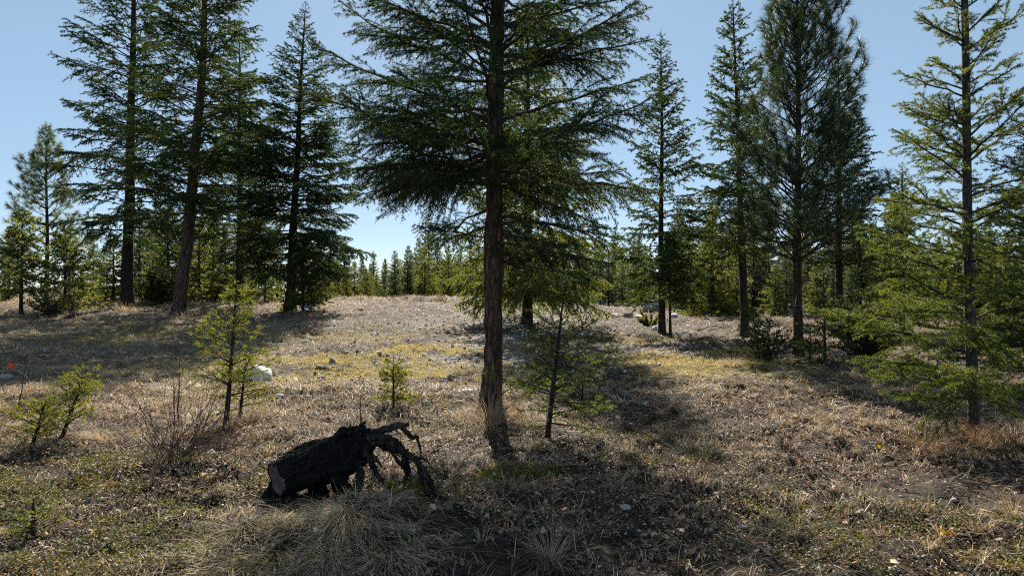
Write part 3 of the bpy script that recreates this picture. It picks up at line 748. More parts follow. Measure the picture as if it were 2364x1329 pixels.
plant_tree("fir_sapling", "low spreading fir sapling in front of the dark-trunked fir", "tree", 1752, 13.6,
    seed=48, H=1.15, r0=.016, start=.15, rad_fn=cone(.48, .7, .05), elev_fn=elev(5, 45), needle=(95, .045, .0125, 52), mat="fir_mid", lean=(-.15, 0), spacing=.16, per=4, inter=.4, sec=.06, ter=.06, bare=.1, roll=.5, cap=9000, step=.06)
plant_tree("fir_sapling", "thin-stemmed grey-green fir sapling beside the large pine's trunk", "tree", 1903, 13.2,
    seed=49, H=1.75, r0=.016, start=.3, rad_fn=cone(.62, .9, .05), elev_fn=elev(0, 45), needle=(95, .045, .0125, 52), mat="fir_mid", spacing=.22, per=4, inter=.3, sec=.07, ter=.065, bare=.15, roll=.4, cap=11000, step=.06)
plant_tree("fir_sapling", "small fir sapling between the large pine and the thin-stemmed one", "tree", 1872, 12.6,
    seed=50, H=.8, r0=.012, start=.12, rad_fn=cone(.36, .8, .05), elev_fn=elev(5, 45), needle=(95, .045, .0125, 52), mat="fir_mid", spacing=.14, per=4, inter=.4, sec=.06, ter=.06, bare=.1, roll=.5, cap=7000, step=.06)
plant_tree("fir_sapling", "wispy dark seedling with a loose low bough right of the shaded sapling", "tree", 1345, 8.9,
    seed=51, H=.5, r0=.007, start=.1, rad_fn=cone(.30, .6, .05), elev_fn=elev(10, 40), needle=SAP, mat="fir_mid", spacing=.12, per=3, inter=.3, sec=.06, ter=.05, bare=.1, roll=.5, cap=4500, step=.05)

# --- dark junipers
def juniper(label, px, d, H, rad, seed):
    plant_tree("juniper_bush", label, "bush", px, d, group="low juniper bushes", seed=seed, H=H, r0=.03, start=.04, rad_fn=lambda t: rad * (1 - .35 * t) + .05, elev_fn=elev(18, 70),
        needle=(80, .055, .020, 42), mat="juniper", spacing=.12, per=7, inter=.6, droop=-.10, tip_up=.15, sec=.075, sec_k=.42, ter=.08, sec_lift=.25, bare=.12, roll=.7, cap=16000, step=.08, barkamp=.1)
juniper("low dark juniper in the gap left of the leaning trunk", 372, 27.0, .95, .85, 61)
juniper("dark spreading juniper in front of the large pine", 1778, 12.9, .30, .62, 62)
juniper("dark juniper behind the low bough tips of the near fir", 1998, 13.5, .62, .75, 63)
juniper("brownish juniper farther back, above the other one near the pine", 1968, 18.0, .62, .85, 64)
juniper("small dark juniper at the base of the far-left pine", 118, 21.5, .5, .6, 65)

# --- background conifers: six kinds built once, then copied
BG = []
def bg(seed, H, rad, start, mat, needle=FN_FAR, p=.8, cap=45000, sec=.10, ter=.10, **kw):
    def make(label, group, x, y, s, rz):
        root = thing("background_fir", label, "tree", (x, y, g1(x, y) - .03), group, rz)
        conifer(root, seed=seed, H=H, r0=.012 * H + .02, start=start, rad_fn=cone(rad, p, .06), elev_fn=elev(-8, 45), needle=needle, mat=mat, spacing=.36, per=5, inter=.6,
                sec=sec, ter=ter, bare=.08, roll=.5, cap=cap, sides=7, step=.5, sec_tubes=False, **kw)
        root.scale = (s, s, s)
        return root
    BG.append([make, None, H])
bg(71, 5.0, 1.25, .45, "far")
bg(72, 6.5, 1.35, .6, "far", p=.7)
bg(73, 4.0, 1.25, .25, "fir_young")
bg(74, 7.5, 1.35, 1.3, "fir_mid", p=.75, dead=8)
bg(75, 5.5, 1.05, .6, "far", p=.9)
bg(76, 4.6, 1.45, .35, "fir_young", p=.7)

ORD = {}
def ordinal(n):
    w = ["", "first", "second", "third", "fourth", "fifth", "sixth", "seventh", "eighth", "ninth", "tenth", "eleventh", "twelfth"]
    return w[n] if n < len(w) else "%d%s" % (n, "th" if 10 < n % 100 < 14 else {1: "st", 2: "nd", 3: "rd"}.get(n % 10, "th"))
def number_group(group, base):
    """members told apart by their place in the row, seen from the clearing"""
    for k, (px, o, w) in enumerate(sorted(ORD.get(group, []), key=lambda t: t[0])):
        o["label"] = "%s%s, %s from the left" % (w, base, ordinal(k + 1))
def place_bg(k, px, d, H, label, group, rz=None):
    x = X_at(px, d); s = H / BG[k][2]
    rz = rng.uniform(0, 6.28) if rz is None else rz
    if BG[k][1] is None:
        c = BG[k][1] = BG[k][0](label, group, x, d, s, rz)
    else:
        c = copy_tree(BG[k][1])
        c.location = (x, d, g1(x, d) - .03); c.scale = (s, s, s); c.rotation_euler = (0, 0, rz)
        tag(c, label, "tree", group)
    ORD.setdefault(group, []).append((px, c, "tall " if H > 6.5 else "short " if H < 3.2 else ""))

GL = ("young fir behind the left tall firs", "thicket behind the left tall firs")
GC = ("distant treeline fir beyond the grassy bank", "treeline beyond the grassy bank")
GM = ("fir in the row behind the pale stones", "row of firs behind the stones")
GR = ("sunlit fir in the thicket behind the pine", "thicket behind the right tall firs")
def top_h(py, d):   # height of a tree whose tip stands at py
    return (664.5 - py) / 1597.0 * d + EYE - .6
# left thicket
for px, d, py, k in ((215, 31, 545, 4), (240, 36, 575, 0), (262, 29, 560, 2), (322, 30, 480, 0), (345, 33, 500, 1), (388, 29, 500, 5), (432, 31, 470, 1), (460, 28.5, 520, 2), (492, 33, 480, 0),
                     (520, 29, 545, 5), (585, 33, 530, 0), (612, 29.5, 560, 2), (640, 34, 520, 4), (480, 40, 440, 3), (370, 42, 430, 3), (300, 40, 520, 1), (190, 44, 610, 4), (560, 42, 470, 1),
                     (735, 31, 560, 5), (20, 30, 540, 1), (-60, 27, 480, 0), (-120, 30, 470, 1), (160, 38, 600, 0)):
    place_bg(k, px, d, top_h(py, d), *GL)
# centre treeline
for px, d, py, k in ((765, 46, 565, 0), (795, 48, 548, 1), (835, 56, 585, 4), (862, 60, 576, 4), (845, 44, 620, 5), (800, 42, 625, 5), (890, 66, 598, 0), (912, 70, 605, 1), (930, 58, 615, 5), (948, 50, 590, 0),
                     (968, 55, 545, 1), (990, 52, 492, 4), (1010, 48, 560, 0), (1035, 44, 585, 5), (1058, 50, 575, 1), (1085, 42, 595, 2), (1100, 38, 615, 2), (1060, 40, 625, 2), (1125, 46, 570, 0), (870, 50, 632, 5),
                     (905, 48, 636, 0), (960, 46, 630, 2), (1000, 44, 632, 5), (745, 40, 610, 2), (780, 70, 590, 0), (935, 80, 607, 1), (855, 82, 606, 0), (1020, 75, 590, 1)):
    place_bg(k, px, d, top_h(py, d), *GC)
# row behind the stones
for px, d, py, k in ((1180, 40, 560, 0), (1215, 36, 590, 2), (1255, 44, 560, 1), (1290, 37, 600, 5), (1330, 41, 590, 0), (1358, 35, 615, 4), (1385, 46, 540, 1), (1405, 36, 590, 0), (1438, 37, 600, 4), (1462, 48, 555, 1),
                     (1480, 37, 620, 2), (1420, 58, 520, 3), (1350, 60, 545, 1), (1500, 42, 570, 0), (1300, 55, 560, 1), (1240, 60, 570, 1), (1475, 62, 540, 3)):
    place_bg(k, px, d, top_h(py, d), *GM)
# right thicket
for px, d, py, k in ((1560, 33, 560, 5), (1590, 30, 540, 2), (1618, 36, 520, 1), (1640, 29, 560, 5), (1665, 32, 590, 2), (1690, 38, 500, 1), (1700, 28, 600, 2), (1745, 31, 560, 5), (1775, 35, 510, 1), (1790, 27, 600, 2),
                     (1815, 30, 560, 0), (1865, 33, 530, 1), (1885, 27, 600, 5), (1912, 36, 490, 3), (1965, 28, 580, 0), (1985, 34, 480, 3), (2010, 40, 500, 1), (2040, 30, 560, 0), (2110, 33, 560, 0), (2140, 28, 590, 5), (2165, 36, 555, 1),
                     (2190, 30, 590, 2), (2215, 40, 575, 0), (2250, 27, 560, 5), (2290, 31, 540, 1), (2330, 25, 520, 5), (2370, 29, 480, 1), (2420, 24, 500, 0), (2480, 30, 450, 1), (2540, 26, 470, 5), (1540, 50, 530, 1),
                     (1640, 52, 480, 3), (1730, 48, 470, 3), (1830, 50, 470, 3), (1940, 55, 470, 1), (2060, 52, 540, 1), (2130, 22, 640, 2), (2300, 18, 600, 5), (2030, 24, 640, 2), (1600, 26, 650, 2), (2360, 15, 560, 5)):
    place_bg(k, px, d, top_h(py, d), *GR)

rb = np.random.default_rng(404)
for k in range(26):
    px = 745 + k * 15 + rb.uniform(-6, 6); d = rb.uniform(40, 62)
    place_bg(int(rb.choice([0, 2, 5, 1, 4])), px, d, rb.uniform(2.2, 3.9), *GC)
for k in range(16):
    px = 1190 + k * 20 + rb.uniform(-8, 8); d = rb.uniform(36, 56)
    place_bg(int(rb.choice([0, 2, 5, 1])), px, d, rb.uniform(2.4, 4.6), *GM)
for k in range(26):
    px = 1560 + k * 30 + rb.uniform(-12, 12); d = rb.uniform(27, 50)
    place_bg(int(rb.choice([0, 2, 5, 1])), px, d, rb.uniform(2.4, 5.0), *GR)
for g in (GL, GC, GM, GR):
    number_group(g[1], g[0])

# ------------------------------------------------------------------ charred stump lying on its side
def ring_loft(centers, rads, sides, r, lump=.1, sq=1.0, seed=0, ridge=0.0):
    """irregular lofted log along a polyline; rads (K,) ; returns V,F without caps"""
    centers = np.asarray(centers, float); K = len(centers)
    T = norm(np.gradient(centers, axis=0))
    A = norm(np.cross(T, np.array([0, 1.0, 0]))); B = np.cross(T, A)
    th = np.arange(sides) * 2 * np.pi / sides
    s = np.linspace(0, 1, K)[:, None]
    n1 = vn(np.cos(th)[None] * 1.8 + 7 + 0 * s, np.sin(th)[None] * 1.8 + s * 4, 1, seed) - .5
    n2 = vn(np.cos(th)[None] * 5 + 3 + 0 * s, np.sin(th)[None] * 5 + s * 3, 1, seed + 1) - .5
    n3 = vn(np.cos(th)[None] * 13 + 0 * s, np.sin(th)[None] * 13 + s * 9, 1, seed + 2) - .5
    rr = np.asarray(rads)[:, None] * (1 + lump * (1.5 * n1 + .9 * n2 + .5 * n3))
    if ridge:      # cracked, blocky char: ridges along the grain broken across it
        g1_ = np.abs(vn(th[None] * 5.5 + .5 * np.sin(s * 9), s * 5.0, 1, seed + 5) - .5) * 2
        g2_ = np.abs(vn(th[None] * 9.0, s * 26.0, 1, seed + 6) - .5) * 2
        rr = rr + ridge * ((g1_ - .5) * 1.0 + (g2_ - .5) * .7) * np.sin(th / 2)[None] ** .4
    V = centers[:, None] + rr[..., None] * (A[:, None] * np.cos(th)[None, :, None] + B[:, None] * np.sin(th)[None, :, None] * sq)
    idx = np.arange(K * sides).reshape(K, sides)
    a = idx[:-1]; b = np.roll(a, -1, 1); d = idx[1:]; e = np.roll(d, -1, 1)
    return V.reshape(-1, 3), np.stack([a, b, e, d], -1).reshape(-1, 4), V

def spline(pts, n):
    pts = np.asarray(pts, float); K = len(pts)
    t = np.linspace(0, K - 1, n); i = np.clip(t.astype(int), 0, K - 2); f = (t - i)[:, None]
    P = lambda j: pts[np.clip(j, 0, K - 1)]
    p0, p1, p2, p3 = P(i - 1), P(i), P(i + 1), P(i + 2)
    return .5 * (2 * p1 + (p2 - p0) * f + (2 * p0 - 5 * p1 + 4 * p2 - p3) * f ** 2 + (3 * p1 - p0 - 3 * p2 + p3) * f ** 3)

SD = 4.80; SP = 1597.0 / SD
sx0 = X_at(760, SD); sz0 = g1(sx0, SD)
stump = thing("charred_stump", "burnt black tree stump lying on its side with twisted roots", "stump", (sx0, SD, sz0))
def sq_(px, py, dy=0.0):      # metres in the stump's own frame (x right, y away, z up)
    return ((px - 760) / SP, dy, (1166 - py) / SP)
def build_stump():
    r = np.random.default_rng(5)
    cs = spline([sq_(672, 1092, -.27), sq_(700, 1084, -.18), sq_(740, 1074, -.06), sq_(790, 1060, .03), sq_(832, 1040, .08), sq_(862, 1030, .11)], 60)
    rads = np.interp(np.linspace(0, 1, 60), [0, .04, .3, .55, .75, .9, 1], [.112, .120, .138, .150, .118, .062, .03])
    v, f, grid = ring_loft(cs, rads, 110, r, .30, 1.0, 3, .022)
    obj("log_body", mesh_np("log_body", v, f, smooth=True), M["char"], stump)
    # sawn face at the left end, set a little into the bark
    g0 = grid[0]; c0 = g0.mean(0); ax = norm(cs[0] - cs[5])
    rings = [c0 + (g0 - c0) * k + ax * (.004 * math.sin(k * 40) + .006) for k in (.93, .82, .7, .58, .46, .34, .22, .1, .01)]
    fv = np.concatenate(rings); n = len(g0); idx = np.arange(len(fv)).reshape(len(rings), n)
    a = idx[:-1]; b = np.roll(a, -1, 1); d = idx[1:]; e = np.roll(d, -1, 1)
    obj("cut_face", mesh_np("cut_face", fv, np.stack([a, b, e, d], -1).reshape(-1, 4)), M["cut"], stump)
    cap = c0 + (g0 - c0) * .985
    capv = np.concatenate([g0, cap + ax * .012, c0 + (g0 - c0) * .92 + ax * .004]); idx = np.arange(len(capv)).reshape(3, n)
    a = idx[:-1]; b = np.roll(a, -1, 1); d = idx[1:]; e = np.roll(d, -1, 1)
    obj("bark_rim", mesh_np("bark_rim", capv, np.stack([a, b, e, d], -1).reshape(-1, 4)), M["char"], stump)
    rootdefs = [
        ([sq_(800, 1040, .05), sq_(835, 1022, .05), sq_(875, 1008, .03), sq_(915, 994, .0), sq_(944, 986, -.02)], [.055, .042, .030, .022, .011]),
        ([sq_(925, 992, .0), sq_(940, 1004, -.01), sq_(952, 1018, -.02), sq_(962, 1012, -.03), sq_(968, 1028, -.03), sq_(974, 1050, -.03)], [.014, .018, .015, .010, .009, .005]),
        ([sq_(820, 1040, .02), sq_(860, 1022, -.02), sq_(900, 1020, -.05), sq_(935, 1042, -.08), sq_(965, 1062, -.10), sq_(988, 1088, -.12), sq_(1003, 1115, -.14), sq_(1014, 1140, -.15)], [.055, .046, .036, .030, .026, .022, .018, .010]),
        ([sq_(835, 1045, .0), sq_(858, 1070, -.03), sq_(872, 1095, -.05), sq_(886, 1112, -.06), sq_(900, 1140, -.06)], [.04, .028, .017, .009, .003]),
        ([sq_(858, 1060, -.01), sq_(872, 1066, -.04), sq_(884, 1080, -.05)], [.024, .014, .004]),
        ([sq_(865, 1030, .05), sq_(895, 1046, .04), sq_(925, 1052, .02), sq_(942, 1046, .0)], [.03, .02, .014, .010]),
        ([sq_(938, 1045, -.06), sq_(940, 1072, -.05), sq_(944, 1092, -.04), sq_(934, 1112, -.04)], [.018, .022, .018, .008]),
        ([sq_(905, 1052, .0), sq_(922, 1074, -.01), sq_(936, 1092, -.03)], [.012, .012, .008]),
        ([sq_(972, 1066, -.10), sq_(974, 1090, -.10), sq_(980, 1112, -.10), sq_(986, 1138, -.11)], [.013, .013, .011, .005]),
        ([sq_(985, 1140, -.12), sq_(1002, 1132, -.13), sq_(1012, 1136, -.14)], [.010, .010, .006]),
        ([sq_(812, 1062, .0), sq_(830, 1080, -.05), sq_(834, 1104, -.08), sq_(826, 1128, -.08), sq_(806, 1136, -.04), sq_(792, 1122, .0)], [.02, .027, .030, .027, .023, .018]),
        ([sq_(770, 1085, -.06), sq_(788, 1110, -.08), sq_(800, 1136, -.06), sq_(806, 1160, -.04)], [.07, .06, .055, .04]),
        ([sq_(730, 1110, .0), sq_(735, 1140, -.04), sq_(728, 1168, -.06)], [.07, .06, .05]),
        ([sq_(795, 1010, .06), sq_(800, 1004, .06), sq_(805, 990, .06)], [.02, .012, .003]),
        ([sq_(812, 1012, .05), sq_(822, 1000, .05), sq_(836, 1006, .04)], [.022, .02, .008]),
        ([sq_(962, 1058, -.10), sq_(985, 1062, -.08), sq_(1000, 1082, -.07)], [.010, .007, .002]),
        ([sq_(1008, 1128, -.14), sq_(1024, 1134, -.2), sq_(1052, 1138, -.26)], [.010, .007, .003]),
        ([sq_(845, 1052, .02), sq_(838, 1066, .05), sq_(826, 1074, .08)], [.02, .014, .008]),
        ([sq_(778, 1018, .02), sq_(790, 1008, .02), sq_(804, 1006, .03), sq_(818, 1012, .03)], [.02, .03, .03, .015]),
    ]
    # thin broken rootlets hanging from the main roots, and jagged splinters round the root crown
    for k in range(64):
        src, rd = rootdefs[[0, 2, 2, 3, 5, 6, 8, 2][k % 8]]
        j = r.integers(1, len(src)); p = np.array(src[j]) * (q_ := r.uniform(.3, 1)) + np.array(src[j - 1]) * (1 - q_)
        L_ = r.uniform(.04, .16); d_ = norm(np.array([r.normal(.25, .5), r.normal(0, .5), r.normal(-.7, .45)]))
        pts = [tuple(p)]
        for m_ in range(3):
            d_ = norm(d_ + r.normal(0, .45, 3)); p = p + d_ * L_ / 3; pts.append(tuple(p))
        rootdefs.append((pts, [.006, .004, .003, .001]))
    for k in range(16):
        a_ = r.uniform(0, 6.28); p = np.array(sq_(r.uniform(770, 845), 1040, .05)) + np.array([0, math.sin(a_) * .09, abs(math.cos(a_)) * .10 + .015])
        d_ = norm(np.array([r.uniform(.3, 1), math.sin(a_) * .5, abs(math.cos(a_)) * .6])); L_ = r.uniform(.03, .075)
        rootdefs.append(([tuple(p - d_ * .03), tuple(p + d_ * L_ * .5 + r.normal(0, .006, 3)), tuple(p + d_ * L_)], [.020, .013, .002]))
    for k, (pts, rd) in enumerate(rootdefs):
        n = 8 * (len(pts) - 1) + 2
        c = spline(pts, n); c += r.normal(0, .0034, c.shape) * np.minimum(rr_ := np.interp(np.linspace(0, len(rd) - 1, n), np.arange(len(rd)), rd) / .02, 1.3)[:, None]
        rr = np.interp(np.linspace(0, len(rd) - 1, n), np.arange(len(rd)), rd)
        v, f, g = ring_loft(c, rr * .9, 14, r, .75, .75, 20 + k * 3)
        # close the tip
        v = np.concatenate([v, c[-1:]]); ti = len(v) - 1; last = np.arange((n - 1) * 14, n * 14)
        cap = np.stack([last, np.roll(last, -1), np.full(14, ti), np.full(14, ti)], -1)
        me = bpy.data.meshes.new("root"); me.from_pydata(v.tolist(), [], f.tolist() + cap[:, :3].tolist()); me.shade_smooth()
        obj("root", me, M["root"] if k not in (11, 12, 18) and k < 83 else M["char"], stump)
build_stump()

def prism(name, pts, depth, mat, parent=None, jitter=.004, seed=0):
    """rough slab: outline pts (x,z) extruded along y, edges slightly broken"""
    r = np.random.default_rng(seed)
    out = []
    for (x0, z0), (x1, z1) in zip(pts, pts[1:] + pts[:1]):
        for k in range(5):
            t = k / 5
            out.append((x0 + (x1 - x0) * t + r.normal(0, jitter), z0 + (z1 - z0) * t + r.normal(0, jitter)))
    n = len(out)
    v = [(x, -depth / 2 + r.normal(0, jitter), z) for x, z in out] + [(x, depth / 2 + r.normal(0, jitter), z) for x, z in out]
    f = [tuple(range(n))[::-1], tuple(range(n, 2 * n))] + [(i, (i + 1) % n, (i + 1) % n + n, i + n) for i in range(n)]
    me = bpy.data.meshes.new(name); me.from_pydata(v, [], f)
    return obj(name, me, mat, parent)
o = prism("charred_slab", [(0, 0), (.30, .03), (.22, .10), (.085, .20)], .06, M["char"], seed=3)
o.location = (X_at(598, 4.62), 4.62, g1(X_at(600, 4.62), 4.62) + .01); o.rotation_euler = (R(-10), 0, R(6))
tag(o, "black triangular slab of burnt wood leaning under the stump's sawn end", "wood")
o = prism("charred_plank", [(0, -.012), (.38, .05), (.37, .085), (.2, .06), (0, .05)], .07, M["char"], seed=4)
o.location = (X_at(584, 4.50), 4.50, g1(X_at(600, 4.5), 4.50) + .01); o.rotation_euler = (0, 0, R(14))
tag(o, "flat burnt plank lying on the soil before the stump's sawn end", "wood")

# ------------------------------------------------------------------ rocks
import bmesh
def rock_mesh(name, seed, sub=3):
    r = np.random.default_rng(seed)
    bm = bmesh.new(); bmesh.ops.create_icosphere(bm, subdivisions=sub, radius=1)
    V = np.array([v.co[:] for v in bm.verts])
    for _ in range(9):
        n = norm(r.normal(size=3)); d = r.uniform(.62, .9)
        V -= np.maximum(0, V @ n - d)[:, None] * n
    V *= (1 + .07 * (vn(V[:, 0] * 3 + 9, V[:, 1] * 3 + V[:, 2] * 2, 1, seed) - .5) + .05 * (vn(V[:, 0] * 8, V[:, 2] * 8 + V[:, 1] * 5, 1, seed + 1) - .5))[:, None]
    for v, c in zip(bm.verts, V): v.co = c
    me = bpy.data.meshes.new(name); bm.to_mesh(me); bm.free(); me.shade_smooth()
    return me
RM = [rock_mesh("rock", 100 + k) for k in range(6)]
def rock(label, px, d, w, h, mat, k, group=None, sink=.35, rz=None):
    x = X_at(px, d)
    me = RM[k % 6].copy(); me.materials.clear(); me.materials.append(M[mat])
    o = bpy.data.objects.new("rock", me); COL.objects.link(o)
    o.location = (x, d, g1(x, d) + h * (1 - sink) - h * .5)
    o.scale = (w / 2, w * .42, h * .62); o.rotation_euler = (0, 0, (k * 1.7) % 6.28 if rz is None else rz)
    tag(o, label, "rock", group)
    return o
rock("large white stone beside the tallest sapling", 600, 10.6, .54, .28, "rock_pale", 0, rz=.15)
rock("pale flat stone under the orange flag at the left edge", 12, 11.2, .24, .11, "rock_grey", 1, rz=.2)
rock("grey boulder, the largest, behind the slender fir", 1508, 29.0, .95, .55, "rock_grey", 2, sink=.2, rz=.3)
rock("dark round rock on the right end of the grassy bank", 1088, 27.6, .42, .34, "rock_grey", 3)
rock("small grey rock at the left end of the grassy bank", 765, 27.2, .30, .22, "rock_grey", 4)
rock("flat grey rock at the foot of the grassy bank", 834, 24.2, .30, .13, "rock_grey", 5)
rock("brown stone in the golden grass left of the pale seedling", 768, 12.4, .15, .10, "rock_brown", 0)
rock("flat tan stone nearest the charred stump", 740, 10.9, .20, .10, "rock_brown", 1)
rock("grey stone low in the middle of the gravel patch", 1033, 17.6, .18, .11, "rock_grey", 3)
rock("white stone on the gravel close by the big trunk", 1066, 18.9, .26, .09, "rock_pale", 1)
rock("brown rounded boulder in the row of stones", 1450, 25.6, .42, .26, "rock_brown", 4)
rock("rounded pale stone against the slender fir's trunk", 1512, 19.8, .24, .19, "rock_pale", 5)
for k, (px, d, w, h, m) in enumerate(((1312, 26.2, .34, .12, "rock_pale"), (1338, 26.0, .46, .13, "rock_pale"), (1362, 25.7, .30, .13, "rock_grey"), (1398, 25.9, .28, .15, "rock_pale"), (1418, 26.1, .40, .12, "rock_pale"),
                                        (1475, 25.8, .44, .11, "rock_pale"), (1556, 25.0, .34, .17, "rock_pale"), (1358, 27.6, .24, .12, "rock_pale"), (1380, 25.2, .22, .10, "rock_pale"), (1606, 24.0, .16, .09, "rock_pale"))):
    ORD.setdefault("stones", []).append((px, rock("low stone", px, d, w, h, m, k, "row of low pale stones"), ""))
number_group("stones", "low stone in the row below the distant firs")
rock("rounded tan stone right of the shaded sapling", 1350, 12.3, .20, .11, "rock_brown", 2)
rock("low tan stone just left below the rounded tan one", 1336, 11.2, .18, .08, "rock_brown", 3)
rock("flat white stone right of the big trunk on the gravel", 1165, 18.6, .28, .06, "rock_pale", 2)
rock("pale flat stone left of the big trunk's base", 1080, 10.2, .26, .07, "rock_pale", 4)
rock("tan stone half buried in the litter behind the stump", 1062, 9.2, .24, .08, "rock_brown", 5)
rock("small pale stone below the white stone", 645, 9.3, .14, .05, "rock_pale", 2)
rock("pale stone glinting in the litter near bottom right of centre", 1442, 4.55, .11, .03, "rock_grey", 1, sink=.5)
rock("small white stone behind the bare shrub", 488, 6.15, .11, .08, "rock_pale", 3)
rock("cobble on the soil under the stump", 792, 4.62, .055, .05, "rock_grey", 4)
rock("pale small stone in the shadow band right of the sapling", 1425, 8.3, .10, .04, "rock_pale", 5)
rock("pale stone on the sunny slope left of the shadow band", 1425, 18.0, .18, .10, "rock_pale", 0)
rock("small light stone lying by the tiny pale seedling", 985, 8.7, .10, .06, "rock_pale", 2)

# ------------------------------------------------------------------ marker flags
def marker(label, px, d, h, fw, mat, dirx=1):
    x = X_at(px, d)
    root = thing("marker_flag", label, "flag", (x, d, g1(x, d)))
    v, f = tubes(np.array([[[0, 0, -.05], [.004, 0, h * .5], [0, 0, h]]]), np.full((1, 3), .0022 * max(1, d / 9)), 5)
    obj("wire_stem", mesh_np("wire_stem", v, f), M["wire"], root)
    n = 6; pts = []
    for j in range(n):
        for i in range(n):
            u, w = i / (n - 1), j / (n - 1)
            pts.append((dirx * (u * fw - .004), .018 * math.sin(u * 5 + w * 2) * u, h - w * fw * (1 - .15 * u) - .35 * u * fw * (1 - w)))
    idx = np.arange(n * n).reshape(n, n)
    F = np.stack([idx[:-1, :-1], idx[:-1, 1:], idx[1:, 1:], idx[1:, :-1]], -1).reshape(-1, 4)
    fo = obj("flag_sheet", mesh_np("flag_sheet", np.array(pts), F, smooth=True), M[mat], root)
    so = fo.modifiers.new("thickness", 'SOLIDIFY'); so.thickness = .0012
marker("orange marker flag on a wire at the left edge", 18, 10.9, .34, .12, "flag_orange")
marker("blue marker flag below the layered fir", 704, 22.6, .30, .13, "flag_blue")
marker("small red marker flag right beside the blue one", 718, 20.8, .22, .10, "flag_orange")

# ------------------------------------------------------------------ bare shrub and dead stems
def shrub(name, label, px, d, n, H, spread, mat, seed, rad=.004, fork=5):
    r = np.random.default_rng(seed)
    x = X_at(px, d)
    root = thing(name, label, "shrub", (x, d, g1(x, d) - .01))
    az = r.uniform(0, 6.28, n); el = np.radians(np.clip(r.normal(56, 20, n), 12, 88)); L = H * r.uniform(.55, 1.1, n) / np.maximum(np.sin(el), .6)
    D = np.stack([np.cos(az) * np.cos(el) * spread, np.sin(az) * np.cos(el) * spread, np.sin(el)], -1)
    P = np.stack([r.normal(0, .08, n), r.normal(0, .07, n), np.zeros(n)], -1)
    l1 = (P, D, L, r.uniform(-.35, .45, n), r.uniform(-.2, .2, n))
    V, F, off = [], [], 0
    def add(lv, r0, k, sides):
        nonlocal off
        q = np.linspace(0, 1, k)
        pt = np.stack([fpath(*lv, np.full(len(lv[2]), s)) for s in q], 1)
        pt = pt + r.normal(0, 1, pt.shape) * (lv[2][:, None, None] * .012)
        v, f = tubes(pt, np.full((len(pt), 1), r0) * (1 - .72 * q)[None, :], sides)
        V.append(v); F.append(f + off); off += len(v)
    add(l1, rad, 7, 5)
    l2, _ = children_of(l1, r, H / fork, .2, 30, 9, lambda L_, u, s: .06 + .38 * L_ * (1 - u), .18, 1.2, -.05)
    add(l2, rad * .55, 4, 4)
    l3, _ = children_of(l2, r, .055, .2, 34, 10, lambda L_, u, s: .03 + .3 * L_ * (1 - u), .12, 1.2, -.05)
    add(l3, rad * .36, 3, 3)
    obj("stems", mesh_np("stems", np.concatenate(V), np.concatenate(F), smooth=True), M[mat], root)
shrub("bare_shrub", "bare reddish twiggy shrub left of the charred stump", 400, 5.55, 44, .64, 1.15, "red_twig", 81, .0036)
shrub("bare_shrub", "small tangle of bare twigs at the foot of the bare shrub, towards the stump", 520, 6.0, 16, .34, 1.3, "red_twig", 82, .003, 4)
shrub("bare_shrub", "low bare reddish twigs in the sunny litter at lower right", 1835, 5.75, 12, .22, 2.2, "red_twig", 83, .003, 4)
shrub("bare_shrub", "bare leafless bush under the far-left trees", 165, 21.0, 22, .75, 1.2, "twig", 84, .008, 4)
shrub("bare_shrub", "thin red stems on the crest beside the young fir", 752, 29.5, 14, .9, .7, "red_twig", 85, .010, 4)

def dead_stem(label, px, d, H, lean, seed):
    r = np.random.default_rng(seed); x = X_at(px, d)
    root = thing("dead_sapling", label, "tree", (x, d, g1(x, d) - .02))
    s = np.linspace(0, 1, 12)
    p = np.stack([lean * s + r.normal(0, .004, 12), r.normal(0, .004, 12), H * s], -1)[None]
    v, f = tubes(p, (.010 * (1 - .75 * s))[None], 7)
    obj("stem", mesh_np("stem", v, f, smooth=True), M["twig"], root)
    n = 14; q = r.uniform(.3, 1, n); az = r.uniform(0, 6.28, n)
    P = np.stack([lean * q, 0 * q, H * q], -1); D = np.stack([np.cos(az), np.sin(az), r.uniform(.1, .7, n)], -1)
    l1 = (P, D, r.uniform(.06, .24, n) * min(1, H / .7), r.uniform(-.2, .2, n), np.zeros(n))
    pt = np.stack([fpath(*l1, np.full(n, k)) for k in (0, .33, .66, 1)], 1)
    v, f = tubes(pt, np.full((n, 4), .003) * np.array([1, .8, .6, .3]), 4)
    for j in range(n):
        vj, fj = tubes(pt[j:j + 1], np.full((1, 4), .003) * np.array([1, .8, .6, .3]), 4)
        obj("twig", mesh_np("twig", vj, fj, smooth=True), M["dead_twig"], root)
dead_stem("dead leafless sapling with grey twig tips left of the tallest sapling", 410, 7.6, .80, .03, 91)
dead_stem("thin dead stem standing in the shaded grass near the orange flag", 42, 8.6, .62, .10, 92)
dead_stem("short dead stem standing behind the stump's roots", 832, 7.4, .42, .0, 93)

